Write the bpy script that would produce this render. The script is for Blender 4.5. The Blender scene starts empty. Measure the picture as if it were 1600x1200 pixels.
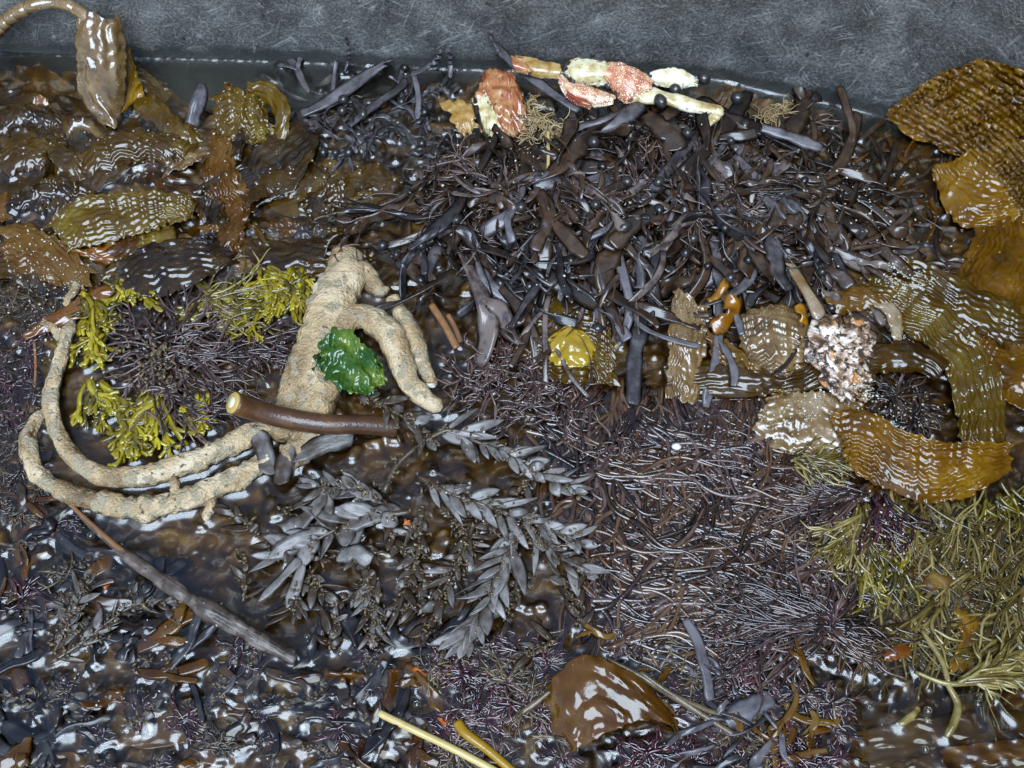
import bpy, math
import numpy as np
from math import radians as R

# ------------------------------------------------------------------ camera, sky, sun, exposure
SC = bpy.context.scene
COL = SC.collection
PITCH = R(62.0)            # camera looks down this much
DIST = 0.889               # metres from the lens to the centre of the tub
LENS = 40.0
cam_d = bpy.data.cameras.new('camera')
cam_d.lens = LENS; cam_d.sensor_width = 36.0
cam_d.clip_start = 0.01; cam_d.clip_end = 200.0
cam = bpy.data.objects.new('camera', cam_d); COL.objects.link(cam)
CAM = np.array([0.0, -DIST*math.cos(PITCH), DIST*math.sin(PITCH)])
cam.location = CAM
cam.rotation_euler = (math.pi/2 - PITCH, 0, 0)
SC.camera = cam

SUN_EL, SUN_AZ = R(66), R(190)      # azimuth clockwise from +Y
w = bpy.data.worlds.new('World'); SC.world = w; w.use_nodes = True
nt = w.node_tree
sky = nt.nodes.new('ShaderNodeTexSky'); sky.sky_type = 'NISHITA'; sky.sun_disc = False
sky.sun_elevation = SUN_EL; sky.sun_rotation = SUN_AZ
sky.air_density = 1.0; sky.dust_density = 0.3; sky.ozone_density = 1.0
bg = nt.nodes['Background']; bg.inputs['Strength'].default_value = 0.055
nt.links.new(sky.outputs[0], bg.inputs[0])
sun_d = bpy.data.lights.new('sun', 'SUN'); sun_d.energy = 1.5; sun_d.angle = R(42); sun_d.color = (0.70, 0.85, 1.0)
sun = bpy.data.objects.new('sun', sun_d); COL.objects.link(sun)
sun.rotation_euler = (math.pi/2 - SUN_EL, 0, math.pi - SUN_AZ)
SC.view_settings.view_transform = 'Standard'; SC.view_settings.look = 'None'
SC.view_settings.exposure = 2.62; SC.view_settings.gamma = 1.0
SC.view_settings.use_curve_mapping = False
SC.render.engine = 'CYCLES'
SC.cycles.max_bounces = 6; SC.cycles.diffuse_bounces = 2; SC.cycles.glossy_bounces = 3
SC.cycles.transparent_max_bounces = 8; SC.cycles.use_denoising = True
SC.cycles.sample_clamp_indirect = 10.0; SC.cycles.use_adaptive_sampling = False; SC.cycles.sampling_pattern = 'TABULATED_SOBOL'; SC.cycles.denoising_input_passes = 'RGB'

# ------------------------------------------------------------------ picture point -> point of the place
rng = np.random.default_rng(11)
U = lambda a, b, n=None: rng.uniform(a, b, n)
FWD = np.array([0, math.cos(PITCH), -math.sin(PITCH)])
UPV = np.array([0, math.sin(PITCH), math.cos(PITCH)])
FX = LENS/36.0*1600.0
PX = 0.0005                 # one photograph pixel is about half a millimetre at the centre

def P(x, y, z):
    """photo pixel (1600x1200) at height z (mm) -> world metres"""
    x = np.asarray(x, float); y = np.asarray(y, float); z = np.asarray(z, float)*0.001
    x, y, z = np.broadcast_arrays(x, y, z)
    a = (x - 800)/FX; b = -(y - 600)/FX
    dy = FWD[1] + b*UPV[1]; dz = FWD[2] + b*UPV[2]
    t = (z - CAM[2])/dz
    return np.stack([a*t, CAM[1] + t*dy, z], -1)

def proj(w):
    d = w - CAM
    f = d @ FWD
    return 800 + FX*d[..., 0]/f, 600 - FX*(d @ UPV)/f

def hash2(i, j, s):
    h = np.sin(i*127.1 + j*311.7 + s*74.7)*43758.5453
    return h - np.floor(h)

def vnoise(x, y, s=0):
    x = np.asarray(x, float); y = np.asarray(y, float)
    i = np.floor(x); j = np.floor(y); fx = x-i; fy = y-j
    fx = fx*fx*(3-2*fx); fy = fy*fy*(3-2*fy)
    a = hash2(i, j, s); b = hash2(i+1, j, s); c = hash2(i, j+1, s); d = hash2(i+1, j+1, s)
    return (a+(b-a)*fx)*(1-fy) + (c+(d-c)*fx)*fy          # 0..1

def spline(pts, n):
    """Catmull-Rom through control points, n samples by length"""
    p = np.asarray(pts, float)
    if len(p) == 2:
        t = np.linspace(0, 1, n)[:, None]; return p[0]*(1-t)+p[1]*t
    q = np.vstack([2*p[0]-p[1], p, 2*p[-1]-p[-2]])
    out = []
    m = 24
    for k in range(1, len(q)-2):
        t = np.linspace(0, 1, m, endpoint=False)[:, None]
        a, b, c, d = q[k-1], q[k], q[k+1], q[k+2]
        out.append(0.5*(2*b + (c-a)*t + (2*a-5*b+4*c-d)*t**2 + (3*b-a-3*c+d)*t**3))
    o = np.vstack(out + [p[-1:]])
    L = np.r_[0, np.cumsum(np.linalg.norm(np.diff(o, axis=0), axis=1))]
    s = np.linspace(0, L[-1], n)
    return np.stack([np.interp(s, L, o[:, k]) for k in range(o.shape[1])], -1)

def unit(v):
    return v/np.maximum(np.linalg.norm(v, axis=-1, keepdims=True), 1e-12)

# ------------------------------------------------------------------ mesh collecting
SAMP = []                   # (verts, quads) of everything, used to find where the water touches

class MB:
    def __init__(s): s.v = []; s.q = []; s.g = []; s.t = []; s.uv = []; s.n = 0
    def add(s, v, quads=None, ngons=None, tone=0.5, uv=None):
        v = np.asarray(v, float).reshape(-1, 3); m = len(v)
        s.v.append(v)
        s.t.append(np.broadcast_to(np.asarray(tone, float), (m,)).copy())
        s.uv.append(np.zeros((m, 3)) if uv is None else np.asarray(uv, float).reshape(-1, 3))
        if quads is not None and len(quads): s.q.append(np.asarray(quads)+s.n)
        if ngons is not None and len(ngons): s.g.append(np.asarray(ngons)+s.n)
        s.n += m

def build(name, mb, mat, parent=None, sample=True, origin=None):
    V = np.vstack(mb.v); T = np.concatenate(mb.t); UV = np.vstack(mb.uv)
    if sample and mb.q: SAMP.append((V, np.vstack(mb.q)))
    if origin is None: origin = np.array([V[:, 0].mean(), V[:, 1].mean(), V[:, 2].min()])
    me = bpy.data.meshes.new(name)
    polys = list(mb.q) + list(mb.g)
    loops = np.concatenate([p.reshape(-1) for p in polys]).astype(np.int32)
    tot = np.concatenate([np.full(len(p), p.shape[1]) for p in polys]).astype(np.int32)
    start = np.r_[0, np.cumsum(tot)[:-1]].astype(np.int32)
    me.vertices.add(len(V)); me.vertices.foreach_set('co', (V-origin).astype(np.float32).ravel())
    me.loops.add(len(loops)); me.loops.foreach_set('vertex_index', loops)
    me.polygons.add(len(tot)); me.polygons.foreach_set('loop_start', start)
    me.polygons.foreach_set('use_smooth', np.ones(len(tot), bool))
    a = me.attributes.new('tone', 'FLOAT', 'POINT'); a.data.foreach_set('value', T.astype(np.float32))
    b = me.attributes.new('along', 'FLOAT_VECTOR', 'POINT'); b.data.foreach_set('vector', UV.astype(np.float32).ravel())
    me.update(calc_edges=True); me.validate()
    me.materials.append(mat)
    o = bpy.data.objects.new(name, me); COL.objects.link(o)
    o.location = origin
    if parent is not None:
        o.parent = parent; o.location = origin - np.array(parent['_o'])
    o['_o'] = [float(c) for c in origin]
    return o

def tag(o, label, cat, group=None, kind=None):
    if label: o['label'] = label
    if cat: o['category'] = cat
    if group: o['group'] = group
    if kind: o['kind'] = kind
    return o

def empty(name, loc):
    o = bpy.data.objects.new(name, None); COL.objects.link(o)
    o.location = loc; o['_o'] = [float(c) for c in loc]; o.empty_display_size = 0.01
    return o

# ------------------------------------------------------------------ shapes
def sweep(mb, C, W, T, nrm=(0, 0, 1), k=6, roll=None, tone=0.5, cap=True):
    """tubes / straps: C (N,P,3) centre lines, W half widths, T half thicknesses (metres)"""
    C = np.asarray(C, float)
    if C.ndim == 2: C = C[None]
    N, Pn = C.shape[:2]
    W = np.broadcast_to(np.asarray(W, float), (N, Pn)); T = np.broadcast_to(np.asarray(T, float), (N, Pn))
    tan = unit(np.gradient(C, axis=1))
    nr = np.broadcast_to(np.asarray(nrm, float), (N, Pn, 3)) if np.ndim(nrm) < 2 else np.asarray(nrm)
    b = np.cross(nr, tan); bl = np.linalg.norm(b, axis=-1, keepdims=True)
    alt = np.cross(np.broadcast_to([0.31, 0.95, 0.0], tan.shape), tan)
    b = unit(np.where(bl > 0.12, b, alt)); n = np.cross(tan, b)
    if roll is not None:
        r = np.broadcast_to(roll, (N, Pn))[..., None]
        b, n = b*np.cos(r)+n*np.sin(r), n*np.cos(r)-b*np.sin(r)
    th = np.linspace(0, 2*math.pi, k, endpoint=False)
    V = C[:, :, None, :] + b[:, :, None, :]*(W[..., None]*np.cos(th))[..., None] + n[:, :, None, :]*(T[..., None]*np.sin(th))[..., None]
    i = np.arange(N)[:, None, None]*Pn*k; p = np.arange(Pn-1)[None, :, None]*k; j = np.arange(k)[None, None, :]
    j2 = (j+1) % k
    q = np.stack([i+p+j, i+p+j2, i+p+k+j2, i+p+k+j], -1).reshape(-1, 4)
    g = None
    if cap:
        e0 = np.arange(N)[:, None]*Pn*k + np.arange(k)[None, ::-1]
        e1 = np.arange(N)[:, None]*Pn*k + (Pn-1)*k + np.arange(k)[None, :]
        g = np.vstack([e0, e1])
    tone = np.asarray(tone, float)
    tn = np.broadcast_to(tone.reshape(-1, 1, 1) if tone.ndim else tone, (N, Pn, k)) if tone.ndim < 2 else np.broadcast_to(tone[..., None], (N, Pn, k))
    L = np.concatenate([np.zeros((N, 1)), np.cumsum(np.linalg.norm(np.diff(C, axis=1), axis=2), 1)], 1)
    uv = np.stack([np.broadcast_to(L[..., None], (N, Pn, k)), np.broadcast_to(np.cos(th), (N, Pn, k))*W[..., None],
                   np.broadcast_to(np.arange(N)[:, None, None]*0.137, (N, Pn, k))], -1)
    mb.add(V, q, g, tn.reshape(-1), uv)
    return V

def gridq(a, b):
    i = np.arange(a-1)[:, None]*b; j = np.arange(b-1)[None, :]
    return np.stack([i+j, i+j+1, i+b+j+1, i+b+j], -1).reshape(-1, 4)

def clear_wall(X, Y, Z):
    f = wall_z(X, Y); return np.where(f > -40, np.maximum(Z, f+7+0.35*np.minimum(Z, 12)), Z)

def blade(mb, rows, nl=70, nw=28, bulge=0, ridge=0.0, per=(14, 2.6), ruf=1.2, rufn=5, teeth=1.5, th=0.9, lump=1.2, tone=0.5, seed=0, slit=0):
    """a leaf blade spanned between two edges; rows: (xa,ya,za, xb,yb,zb) pixels and mm"""
    r = np.asarray(rows, float)
    A = spline(r[:, :3], nl); B = spline(r[:, 3:], nl)
    s = np.linspace(0, 1, nw)[None, :]
    u = np.linspace(0, 1, nl)[:, None]
    tz = teeth*(vnoise(u*nl*0.35, 0*u, seed+3)-0.5)
    X = A[:, None, 0]*(1-s)+B[:, None, 0]*s; Y = A[:, None, 1]*(1-s)+B[:, None, 1]*s
    dx = (B-A)[:, 0][:, None]; dy = (B-A)[:, 1][:, None]; dl = np.maximum(np.hypot(dx, dy), 1)
    e = np.abs(2*s-1)**3*np.sign(2*s-1)
    tz = tz*np.minimum(1, dl/50); X = X + dx/dl*tz*e*4; Y = Y + dy/dl*tz*e*4
    # torn ends
    end = np.zeros((nl, nw)); k = max(3, nl//14)
    jag = (vnoise(s[0]*6, 0*s[0], seed+9)-0.5)*20*min(1.0, float(dl.max())/70)**1.5
    for q in range(k):
        f = (1-q/k)
        X[q] += (A[0]-A[k])[0]/max(1, np.hypot(*(A[0]-A[k])[:2]))*jag*f; Y[q] += (A[0]-A[k])[1]/max(1, np.hypot(*(A[0]-A[k])[:2]))*jag*f
        X[-1-q] += (A[-1]-A[-1-k])[0]/max(1, np.hypot(*(A[-1]-A[-1-k])[:2]))*jag[::-1]*f; Y[-1-q] += (A[-1]-A[-1-k])[1]/max(1, np.hypot(*(A[-1]-A[-1-k])[:2]))*jag[::-1]*f
    Z = A[:, None, 2]*(1-s)+B[:, None, 2]*s + bulge*4*s*(1-s)
    ph = seed*1.7
    wav = np.sin(u*rufn*6.28+ph+2*vnoise(u*4, 0*u, seed))
    Z = Z + ruf*wav*e*np.sign(2*s-1+1e-9)*np.where(s < .5, 1, np.cos(ph+u*3))
    if Y.min() < 260: Z = clear_wall(X, Y, Z)
    W = P(X, Y, Z)
    du = np.gradient(W, axis=0); dv = np.gradient(W, axis=1)
    n = unit(np.cross(du, dv)); n = np.where(n[..., 2:3] < 0, -n, n)
    Lu = np.cumsum(np.linalg.norm(du, axis=-1), 0)*1000; Lv = np.cumsum(np.linalg.norm(dv, axis=-1), 1)*1000
    d = lump*(vnoise(Lu/9+seed, Lv/9, seed+1)-0.5)*2
    if ridge:
        ru, rv = Lu*0.8+Lv*0.6, Lv*0.8-Lu*0.6
        wv = Lv/per[1] + 2.2*vnoise(ru/per[0]*0.8+seed, rv/per[0]*0.8, seed+2) + 0.5*vnoise(ru/7.5, rv/7.5+seed, seed+12)
        gt = (0.38+0.95*np.clip((vnoise(Lu/26+seed*2, Lv/17, seed+15)-0.3)/0.35, 0, 1))*np.clip(0.25+1.3*vnoise(Lu/16+0.5*rv/8, rv/9+seed, seed+7), 0.1, 1.3)
        d = d + ridge*(np.sin(wv*math.pi)*gt*0.85 + 0.5*(vnoise(ru/3.2, rv/3.2, seed+4)-0.5))
    W = W + n*(d*0.001)[..., None]
    du = np.gradient(W, axis=0); dv = np.gradient(W, axis=1)
    n = unit(np.cross(du, dv)); n = np.where(n[..., 2:3] < 0, -n, n)
    edge = np.minimum(1, 4*np.minimum(s, 1-s)+0.25)*np.ones((nl, 1))
    Bm = W - n*(th*0.001*edge)[..., None]
    q = gridq(nl, nw); m = nl*nw
    Tn = tone + 0.25*(vnoise(Lu/22+seed, Lv/16, seed+6)-0.5)
    uv = np.stack([Lu*0.001, Lv*0.001, np.full_like(Lu, seed*0.13)], -1)
    rim = []
    idx = np.arange(m).reshape(nl, nw)
    loop = np.concatenate([idx[0, :], idx[1:, -1], idx[-1, -2::-1], idx[-2:0:-1, 0]])
    l2 = np.roll(loop, -1)
    rim = np.stack([l2, loop, loop+m, l2+m], -1)
    mb.add(np.concatenate([W.reshape(-1, 3), Bm.reshape(-1, 3)]), np.vstack([q, q[:, ::-1]+m, rim]), None,
           np.concatenate([Tn.ravel(), Tn.ravel()]), np.concatenate([uv.reshape(-1, 3)]*2))
    return W

def blob(mb, c, rx, ry, rz, amp=0.0, fr=3.0, nu=14, nv=9, rot=0, tone=0.5, seed=0):
    """lumpy ellipsoid round world point c, radii in metres"""
    th = np.linspace(0, 2*math.pi, nu, endpoint=False)[None, :]; ph = np.linspace(0.12, math.pi-0.12, nv)[:, None]
    x = np.cos(th)*np.sin(ph); y = np.sin(th)*np.sin(ph); z = np.cos(ph)*np.ones_like(th)
    f = 1 + amp*(vnoise(x*fr+seed*3.1+z*fr*0.7+20, y*fr+z*fr+20, seed)-0.5)*2
    X = x*rx*f; Y = y*ry*f; Z = z*rz*f
    ca, sa = math.cos(rot), math.sin(rot)
    V = np.stack([c[0]+X*ca-Y*sa, c[1]+X*sa+Y*ca, c[2]+Z], -1)
    i = np.arange(nv-1)[:, None]*nu; j = np.arange(nu)[None, :]; j2 = (j+1) % nu
    q = np.stack([i+j, i+nu+j, i+nu+j2, i+j2], -1).reshape(-1, 4)
    g = np.vstack([np.arange(nu), (nv-1)*nu+np.arange(nu)[::-1]])
    mb.add(V, q, g, tone, V)

def px2w(cx, cy, z, px): return px*PX*(1.0)

# ------------------------------------------------------------------ materials
def new_mat(name):
    m = bpy.data.materials.new(name); m.use_nodes = True
    return m, m.node_tree.nodes, m.node_tree.links

def ramp(N, stops):
    r = N.new('ShaderNodeValToRGB'); e = r.color_ramp.elements
    while len(e) > len(stops): e.remove(e[-1])
    while len(e) < len(stops): e.new(0.5)
    for k, (p, c) in enumerate(stops):
        e[k].position = p; e[k].color = (*c, 1)
    return r

def math_node(N, L, op, a, b, clamp=False):
    m = N.new('ShaderNodeMath'); m.operation = op; m.use_clamp = clamp
    for i, v in enumerate((a, b)):
        if isinstance(v, (int, float)): m.inputs[i].default_value = v
        else: L.new(v, m.inputs[i])
    return m.outputs[0]

def wet(name, stops, nscale=120, rough=0.22, coat=0.8, bump=0.35, bscale=400, bdist=0.0006, speck=None, speck_scale=900, speck_amt=0.62,
        streak=0, transl=None, rvar=0.15, ior=1.42, nmix=0.6, more=(), spec=0.28):
    m, N, L = new_mat(name)
    b = N['Principled BSDF']
    at = N.new('ShaderNodeAttribute'); at.attribute_name = 'tone'
    al = N.new('ShaderNodeAttribute'); al.attribute_name = 'along'
    tc = N.new('ShaderNodeTexCoord')
    n1 = N.new('ShaderNodeTexNoise'); n1.inputs['Scale'].default_value = nscale; n1.inputs['Detail'].default_value = 5
    L.new(tc.outputs['Object'], n1.inputs['Vector'])
    x = math_node(N, L, 'MULTIPLY_ADD', n1.outputs['Fac'], nmix)
    N[x.node.name].inputs[2].default_value = -nmix/2
    t = math_node(N, L, 'ADD', x, at.outputs['Fac'], True)
    sc_ = DARK if max(stops[1][1]) < 0.2 and name != 'sea lettuce' else PALE
    r = ramp(N, [(q_, tuple(max(0.0008, (sum(c_)/3*(1-SAT)+v*SAT)*sc_) for v in c_)) for q_, c_ in stops]); L.new(t, r.inputs[0]); col = r.outputs[0]
    for speck, speck_scale, speck_amt in ([(speck, speck_scale, speck_amt)] if speck else [])+list(more):
        n3 = N.new('ShaderNodeTexNoise'); n3.inputs['Scale'].default_value = speck_scale; n3.inputs['Detail'].default_value = 2
        L.new(tc.outputs['Object'], n3.inputs['Vector'])
        n4 = N.new('ShaderNodeTexNoise'); n4.inputs['Scale'].default_value = 45
        L.new(tc.outputs['Object'], n4.inputs['Vector'])
        sm = math_node(N, L, 'MULTIPLY_ADD', n4.outputs['Fac'], 0.35)
        L.new(n3.outputs['Fac'], sm.node.inputs[2])
        rr = ramp(N, [(speck_amt+0.19, (0, 0, 0)), (speck_amt+0.25, (1, 1, 1))]); L.new(sm, rr.inputs[0])
        mx = N.new('ShaderNodeMix'); mx.data_type = 'RGBA'
        L.new(rr.outputs[0], mx.inputs[0]); L.new(col, mx.inputs[6]); mx.inputs[7].default_value = (*speck, 1)
        col = mx.outputs[2]
    L.new(col, b.inputs['Base Color'])
    n2 = N.new('ShaderNodeTexNoise'); n2.inputs['Scale'].default_value = bscale; n2.inputs['Detail'].default_value = 3
    if streak:
        mp = N.new('ShaderNodeMapping'); mp.inputs['Scale'].default_value = (1.0/streak, 1, 1)
        L.new(al.outputs['Vector'], mp.inputs['Vector']); L.new(mp.outputs[0], n2.inputs['Vector'])
    else:
        L.new(tc.outputs['Object'], n2.inputs['Vector'])
    bp = N.new('ShaderNodeBump'); bp.inputs['Strength'].default_value = bump; bp.inputs['Distance'].default_value = bdist
    L.new(n2.outputs['Fac'], bp.inputs['Height'])
    L.new(bp.outputs[0], b.inputs['Normal'])
    L.new(bp.outputs[0], b.inputs['Coat Normal'])
    rg = math_node(N, L, 'MULTIPLY_ADD', n1.outputs['Fac'], rvar*2)
    rg.node.inputs[2].default_value = rough - rvar
    L.new(math_node(N, L, 'MAXIMUM', rg, 0.15), b.inputs['Roughness'])
    b.inputs['IOR'].default_value = ior
    b.inputs['Coat Weight'].default_value = coat; b.inputs['Coat Roughness'].default_value = 0.15; b.inputs['Specular IOR Level'].default_value = spec; b.inputs['Coat IOR'].default_value = 1.45
    if transl:
        tr = N.new('ShaderNodeBsdfTranslucent'); tr.inputs[0].default_value = (*transl[0], 1)
        ms = N.new('ShaderNodeMixShader'); ms.inputs[0].default_value = transl[1]
        L.new(b.outputs[0], ms.inputs[1]); L.new(tr.outputs[0], ms.inputs[2])
        L.new(ms.outputs[0], N['Material Output'].inputs[0])
    return m

M = {}
DARK, PALE, SAT = 0.40, 0.48, 1.16      # wet surfaces are darker than dry ones
M['kelp_amber'] = wet('amber kelp', [(0.0, (0.06, 0.026, 0.003)), (0.45, (0.215, 0.098, 0.008)), (1.0, (0.46, 0.26, 0.035))], 45, 0.16, 0.6, 0.3, 160, 0.0007, (0.55, 0.45, 0.3), 1500, 0.70, transl=((0.50, 0.22, 0.01), 0.3), nmix=1.1)
M['kelp_brown'] = wet('brown kelp', [(0.0, (0.04, 0.014, 0.002)), (0.5, (0.16, 0.066, 0.009)), (1.0, (0.30, 0.17, 0.05))], 60, 0.16, 0.6, 0.3, 180, 0.0007, (0.45, 0.38, 0.28), 1300, 0.70, transl=((0.35, 0.14, 0.01), 0.3), nmix=0.9)
M['kelp_olive'] = wet('olive kelp', [(0.0, (0.022, 0.010, 0.001)), (0.45, (0.105, 0.052, 0.005)), (0.8, (0.18, 0.105, 0.013)), (1.0, (0.30, 0.21, 0.04))], 50, 0.14, 0.7, 0.3, 160, 0.0007, (0.4, 0.36, 0.24), 1500, 0.70, transl=((0.35, 0.18, 0.01), 0.3), nmix=1.0)
M['kelp_orange'] = wet('orange kelp', [(0.0, (0.10, 0.03, 0.005)), (0.5, (0.25, 0.10, 0.012)), (1.0, (0.42, 0.2, 0.03))], 60, 0.2, 0.7, 0.3, 260)
M['kelp_pale'] = wet('pale worn kelp', [(0.0, (0.055, 0.026, 0.008)), (0.45, (0.20, 0.12, 0.05)), (1.0, (0.46, 0.36, 0.26))], 70, 0.22, 0.8, 0.5, 220, 0.0008, (0.6, 0.52, 0.42), 1400, 0.68, nmix=1.1)
M['kelp_yellow'] = wet('yellow kelp', [(0.0, (0.1, 0.06, 0.006)), (0.5, (0.35, 0.22, 0.012)), (1.0, (0.5, 0.36, 0.05))], 160, 0.2, 0.8, 0.5, 400)
M['wrack'] = wet('dark wrack', [(0.0, (0.010, 0.006, 0.005)), (0.35, (0.034, 0.021, 0.015)), (0.7, (0.085, 0.047, 0.026)), (0.85, (0.10, 0.075, 0.07)), (1.0, (0.22, 0.165, 0.14))], 110, 0.27, 0.35, 0.6, 300, 0.0006, streak=5, nmix=1.1)
M['wrack_blue'] = wet('slate wrack', [(0.0, (0.012, 0.009, 0.009)), (0.5, (0.055, 0.047, 0.048)), (1.0, (0.20, 0.175, 0.18))], 140, 0.32, 0.2, 0.6, 300, 0.0006, streak=5, nmix=1.0)
M['bladder'] = wet('float bladder', [(0.0, (0.012, 0.010, 0.010)), (1.0, (0.05, 0.04, 0.035))], 200, 0.3, 0.4, 0.2, 700, 0.0003)
M['wrack_yellow'] = wet('yellow green wrack', [(0.0, (0.05, 0.036, 0.006)), (0.5, (0.24, 0.175, 0.018)), (1.0, (0.50, 0.40, 0.06))], 100, 0.22, 0.6, 0.3, 500, 0.0004, nmix=1.1)
M['strand_brown'] = wet('brown strands', [(0.0, (0.014, 0.006, 0.003)), (0.5, (0.065, 0.029, 0.012)), (1.0, (0.17, 0.095, 0.055))], 100, 0.18, 0.7, 0.3, 600, 0.0004, nmix=0.9)
M['strand_purple'] = wet('purple strands', [(0.0, (0.012, 0.006, 0.005)), (0.5, (0.065, 0.034, 0.028)), (1.0, (0.22, 0.145, 0.12))], 140, 0.2, 0.6, 0.4, 700, 0.0004, nmix=0.9)
M['strand_olive'] = wet('olive strands', [(0.0, (0.035, 0.022, 0.006)), (0.5, (0.16, 0.11, 0.03)), (1.0, (0.46, 0.36, 0.15))], 100, 0.22, 0.6, 0.3, 600, 0.0003, nmix=1.1)
M['weed_red'] = wet('red weed', [(0.0, (0.012, 0.003, 0.004)), (0.5, (0.045, 0.012, 0.013)), (1.0, (0.14, 0.05, 0.05))], 200, 0.2, 0.9, 0.3, 700, 0.0003)
M['leaf'] = wet('grey olive leaf', [(0.0, (0.04, 0.02, 0.009)), (0.35, (0.075, 0.05, 0.032)), (0.55, (0.125, 0.105, 0.092)), (1.0, (0.31, 0.275, 0.25))], 130, 0.4, 0.18, 0.7, 260, 0.0008, streak=4, nmix=1.3)
M['stem'] = wet('weed stem', [(0.0, (0.02, 0.012, 0.007)), (0.5, (0.085, 0.055, 0.03)), (1.0, (0.24, 0.17, 0.10))], 300, 0.35, 0.3, 0.4, 900, 0.0004)
M['sponge'] = wet('tan sponge', [(0.0, (0.12, 0.07, 0.03)), (0.36, (0.34, 0.225, 0.12)), (0.6, (0.56, 0.40, 0.23)), (1.0, (0.80, 0.64, 0.45))], 30, 0.4, 0.35, 1.0, 420, 0.0026, (0.06, 0.036, 0.017), 230, 0.62, nmix=1.7, more=[((0.19, 0.145, 0.085), 90, 0.50)])
M['lettuce'] = wet('sea lettuce', [(0.0, (0.010, 0.035, 0.005)), (0.45, (0.045, 0.115, 0.014)), (1.0, (0.36, 0.42, 0.09))], 50, 0.16, 0.7, 0.15, 160, 0.0006, transl=((0.18, 0.36, 0.03), 0.3), nmix=1.5)
M['stalk'] = wet('brown stalk', [(0.0, (0.03, 0.012, 0.006)), (0.5, (0.10, 0.045, 0.022)), (1.0, (0.28, 0.13, 0.05))], 45, 0.36, 0.3, 0.6, 500, 0.0006, nmix=1.2)
M['cut'] = wet('cut stalk flesh', [(0.0, (0.45, 0.26, 0.07)), (0.5, (0.62, 0.46, 0.2)), (1.0, (0.78, 0.7, 0.5))], 100, 0.4, 0.2, 0.3, 700, 0.0003)
M['wood'] = wet('weathered wood', [(0.0, (0.035, 0.022, 0.015)), (0.5, (0.13, 0.095, 0.075)), (1.0, (0.40, 0.32, 0.27))], 90, 0.45, 0.2, 1.0, 300, 0.0018, streak=8, nmix=1.6, more=[((0.03, 0.02, 0.014), 140, 0.52)])
M['bark'] = wet('orange bark', [(0.0, (0.09, 0.035, 0.015)), (0.5, (0.24, 0.11, 0.05)), (1.0, (0.4, 0.25, 0.14))], 160, 0.45, 0.2, 0.6, 500, 0.0006, streak=10)
M['straw'] = wet('straw', [(0.0, (0.35, 0.22, 0.06)), (0.5, (0.62, 0.46, 0.2)), (1.0, (0.75, 0.62, 0.35))], 90, 0.35, 0.3, 0.3, 900, 0.0003, streak=14)
M['twig_yellow'] = wet('yellow brown stem', [(0.0, (0.16, 0.08, 0.01)), (0.5, (0.34, 0.19, 0.025)), (1.0, (0.5, 0.3, 0.06))], 90, 0.3, 0.4, 0.3, 900, 0.0003)
M['chip'] = wet('orange fragment', [(0.0, (0.25, 0.05, 0.004)), (0.5, (0.42, 0.11, 0.012)), (1.0, (0.55, 0.2, 0.03))], 160, 0.5, 0.1, 0.7, 400, nmix=1.2)
M['crab_red'] = wet('crab shell orange red', [(0.0, (0.24, 0.05, 0.025)), (0.4, (0.38, 0.14, 0.06)), (0.65, (0.50, 0.27, 0.13)), (1.0, (0.78, 0.6, 0.4))], 110, 0.2, 0.8, 0.4, 170, 0.0012, (0.10, 0.04, 0.025), 180, 0.62, nmix=1.9)
M['crab_pink'] = wet('crab shell pink', [(0.0, (0.36, 0.08, 0.04)), (0.4, (0.62, 0.27, 0.16)), (0.65, (0.74, 0.50, 0.32)), (1.0, (0.9, 0.8, 0.62))], 120, 0.35, 0.4, 0.5, 450, 0.001, (0.85, 0.7, 0.55), 900, 0.58, nmix=1.7, more=[((0.15, 0.06, 0.03), 200, 0.62)])
M['crab_cream'] = wet('crab shell cream', [(0.0, (0.24, 0.14, 0.05)), (0.35, (0.52, 0.38, 0.18)), (0.65, (0.82, 0.72, 0.48)), (1.0, (1.0, 0.95, 0.8))], 110, 0.3, 0.5, 0.35, 350, 0.0008, (0.2, 0.12, 0.06), 260, 0.60, nmix=1.5)
M['crab_amber'] = wet('amber shell', [(0.0, (0.18, 0.08, 0.02)), (0.5, (0.36, 0.2, 0.06)), (1.0, (0.6, 0.44, 0.22))], 130, 0.25, 0.7, 0.4, 400, nmix=1.5)
M['fibre'] = wet('pale fibres', [(0.0, (0.14, 0.08, 0.03)), (0.5, (0.36, 0.25, 0.12)), (1.0, (0.6, 0.48, 0.3))], 200, 0.5, 0.1, 0.3, 900)
M['stone'] = wet('encrusted stone', [(0.0, (0.05, 0.025, 0.012)), (0.36, (0.26, 0.15, 0.09)), (0.48, (0.58, 0.42, 0.31)), (0.6, (0.95, 0.78, 0.65)), (1.0, (1.4, 1.25, 1.1))], 110, 0.25, 0.5, 0.8, 300, 0.002, (0.04, 0.022, 0.012), 170, 0.46, nmix=1.6, more=[((0.34, 0.15, 0.05), 60, 0.60)])
M['sand'] = wet('shell sand', [(0.0, (0.35, 0.26, 0.15)), (0.5, (0.6, 0.5, 0.36)), (1.0, (0.85, 0.8, 0.72))], 900, 0.35, 0.4, 0.2, 900, nmix=0.3)
M['bed'] = wet('seaweed bed', [(0.0, (0.008, 0.004, 0.002)), (0.4, (0.050, 0.025, 0.008)), (0.7, (0.14, 0.07, 0.016)), (1.0, (0.30, 0.18, 0.05))], 60, 0.45, 0.0, 0.8, 200, 0.0015, nmix=1.4)

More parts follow.
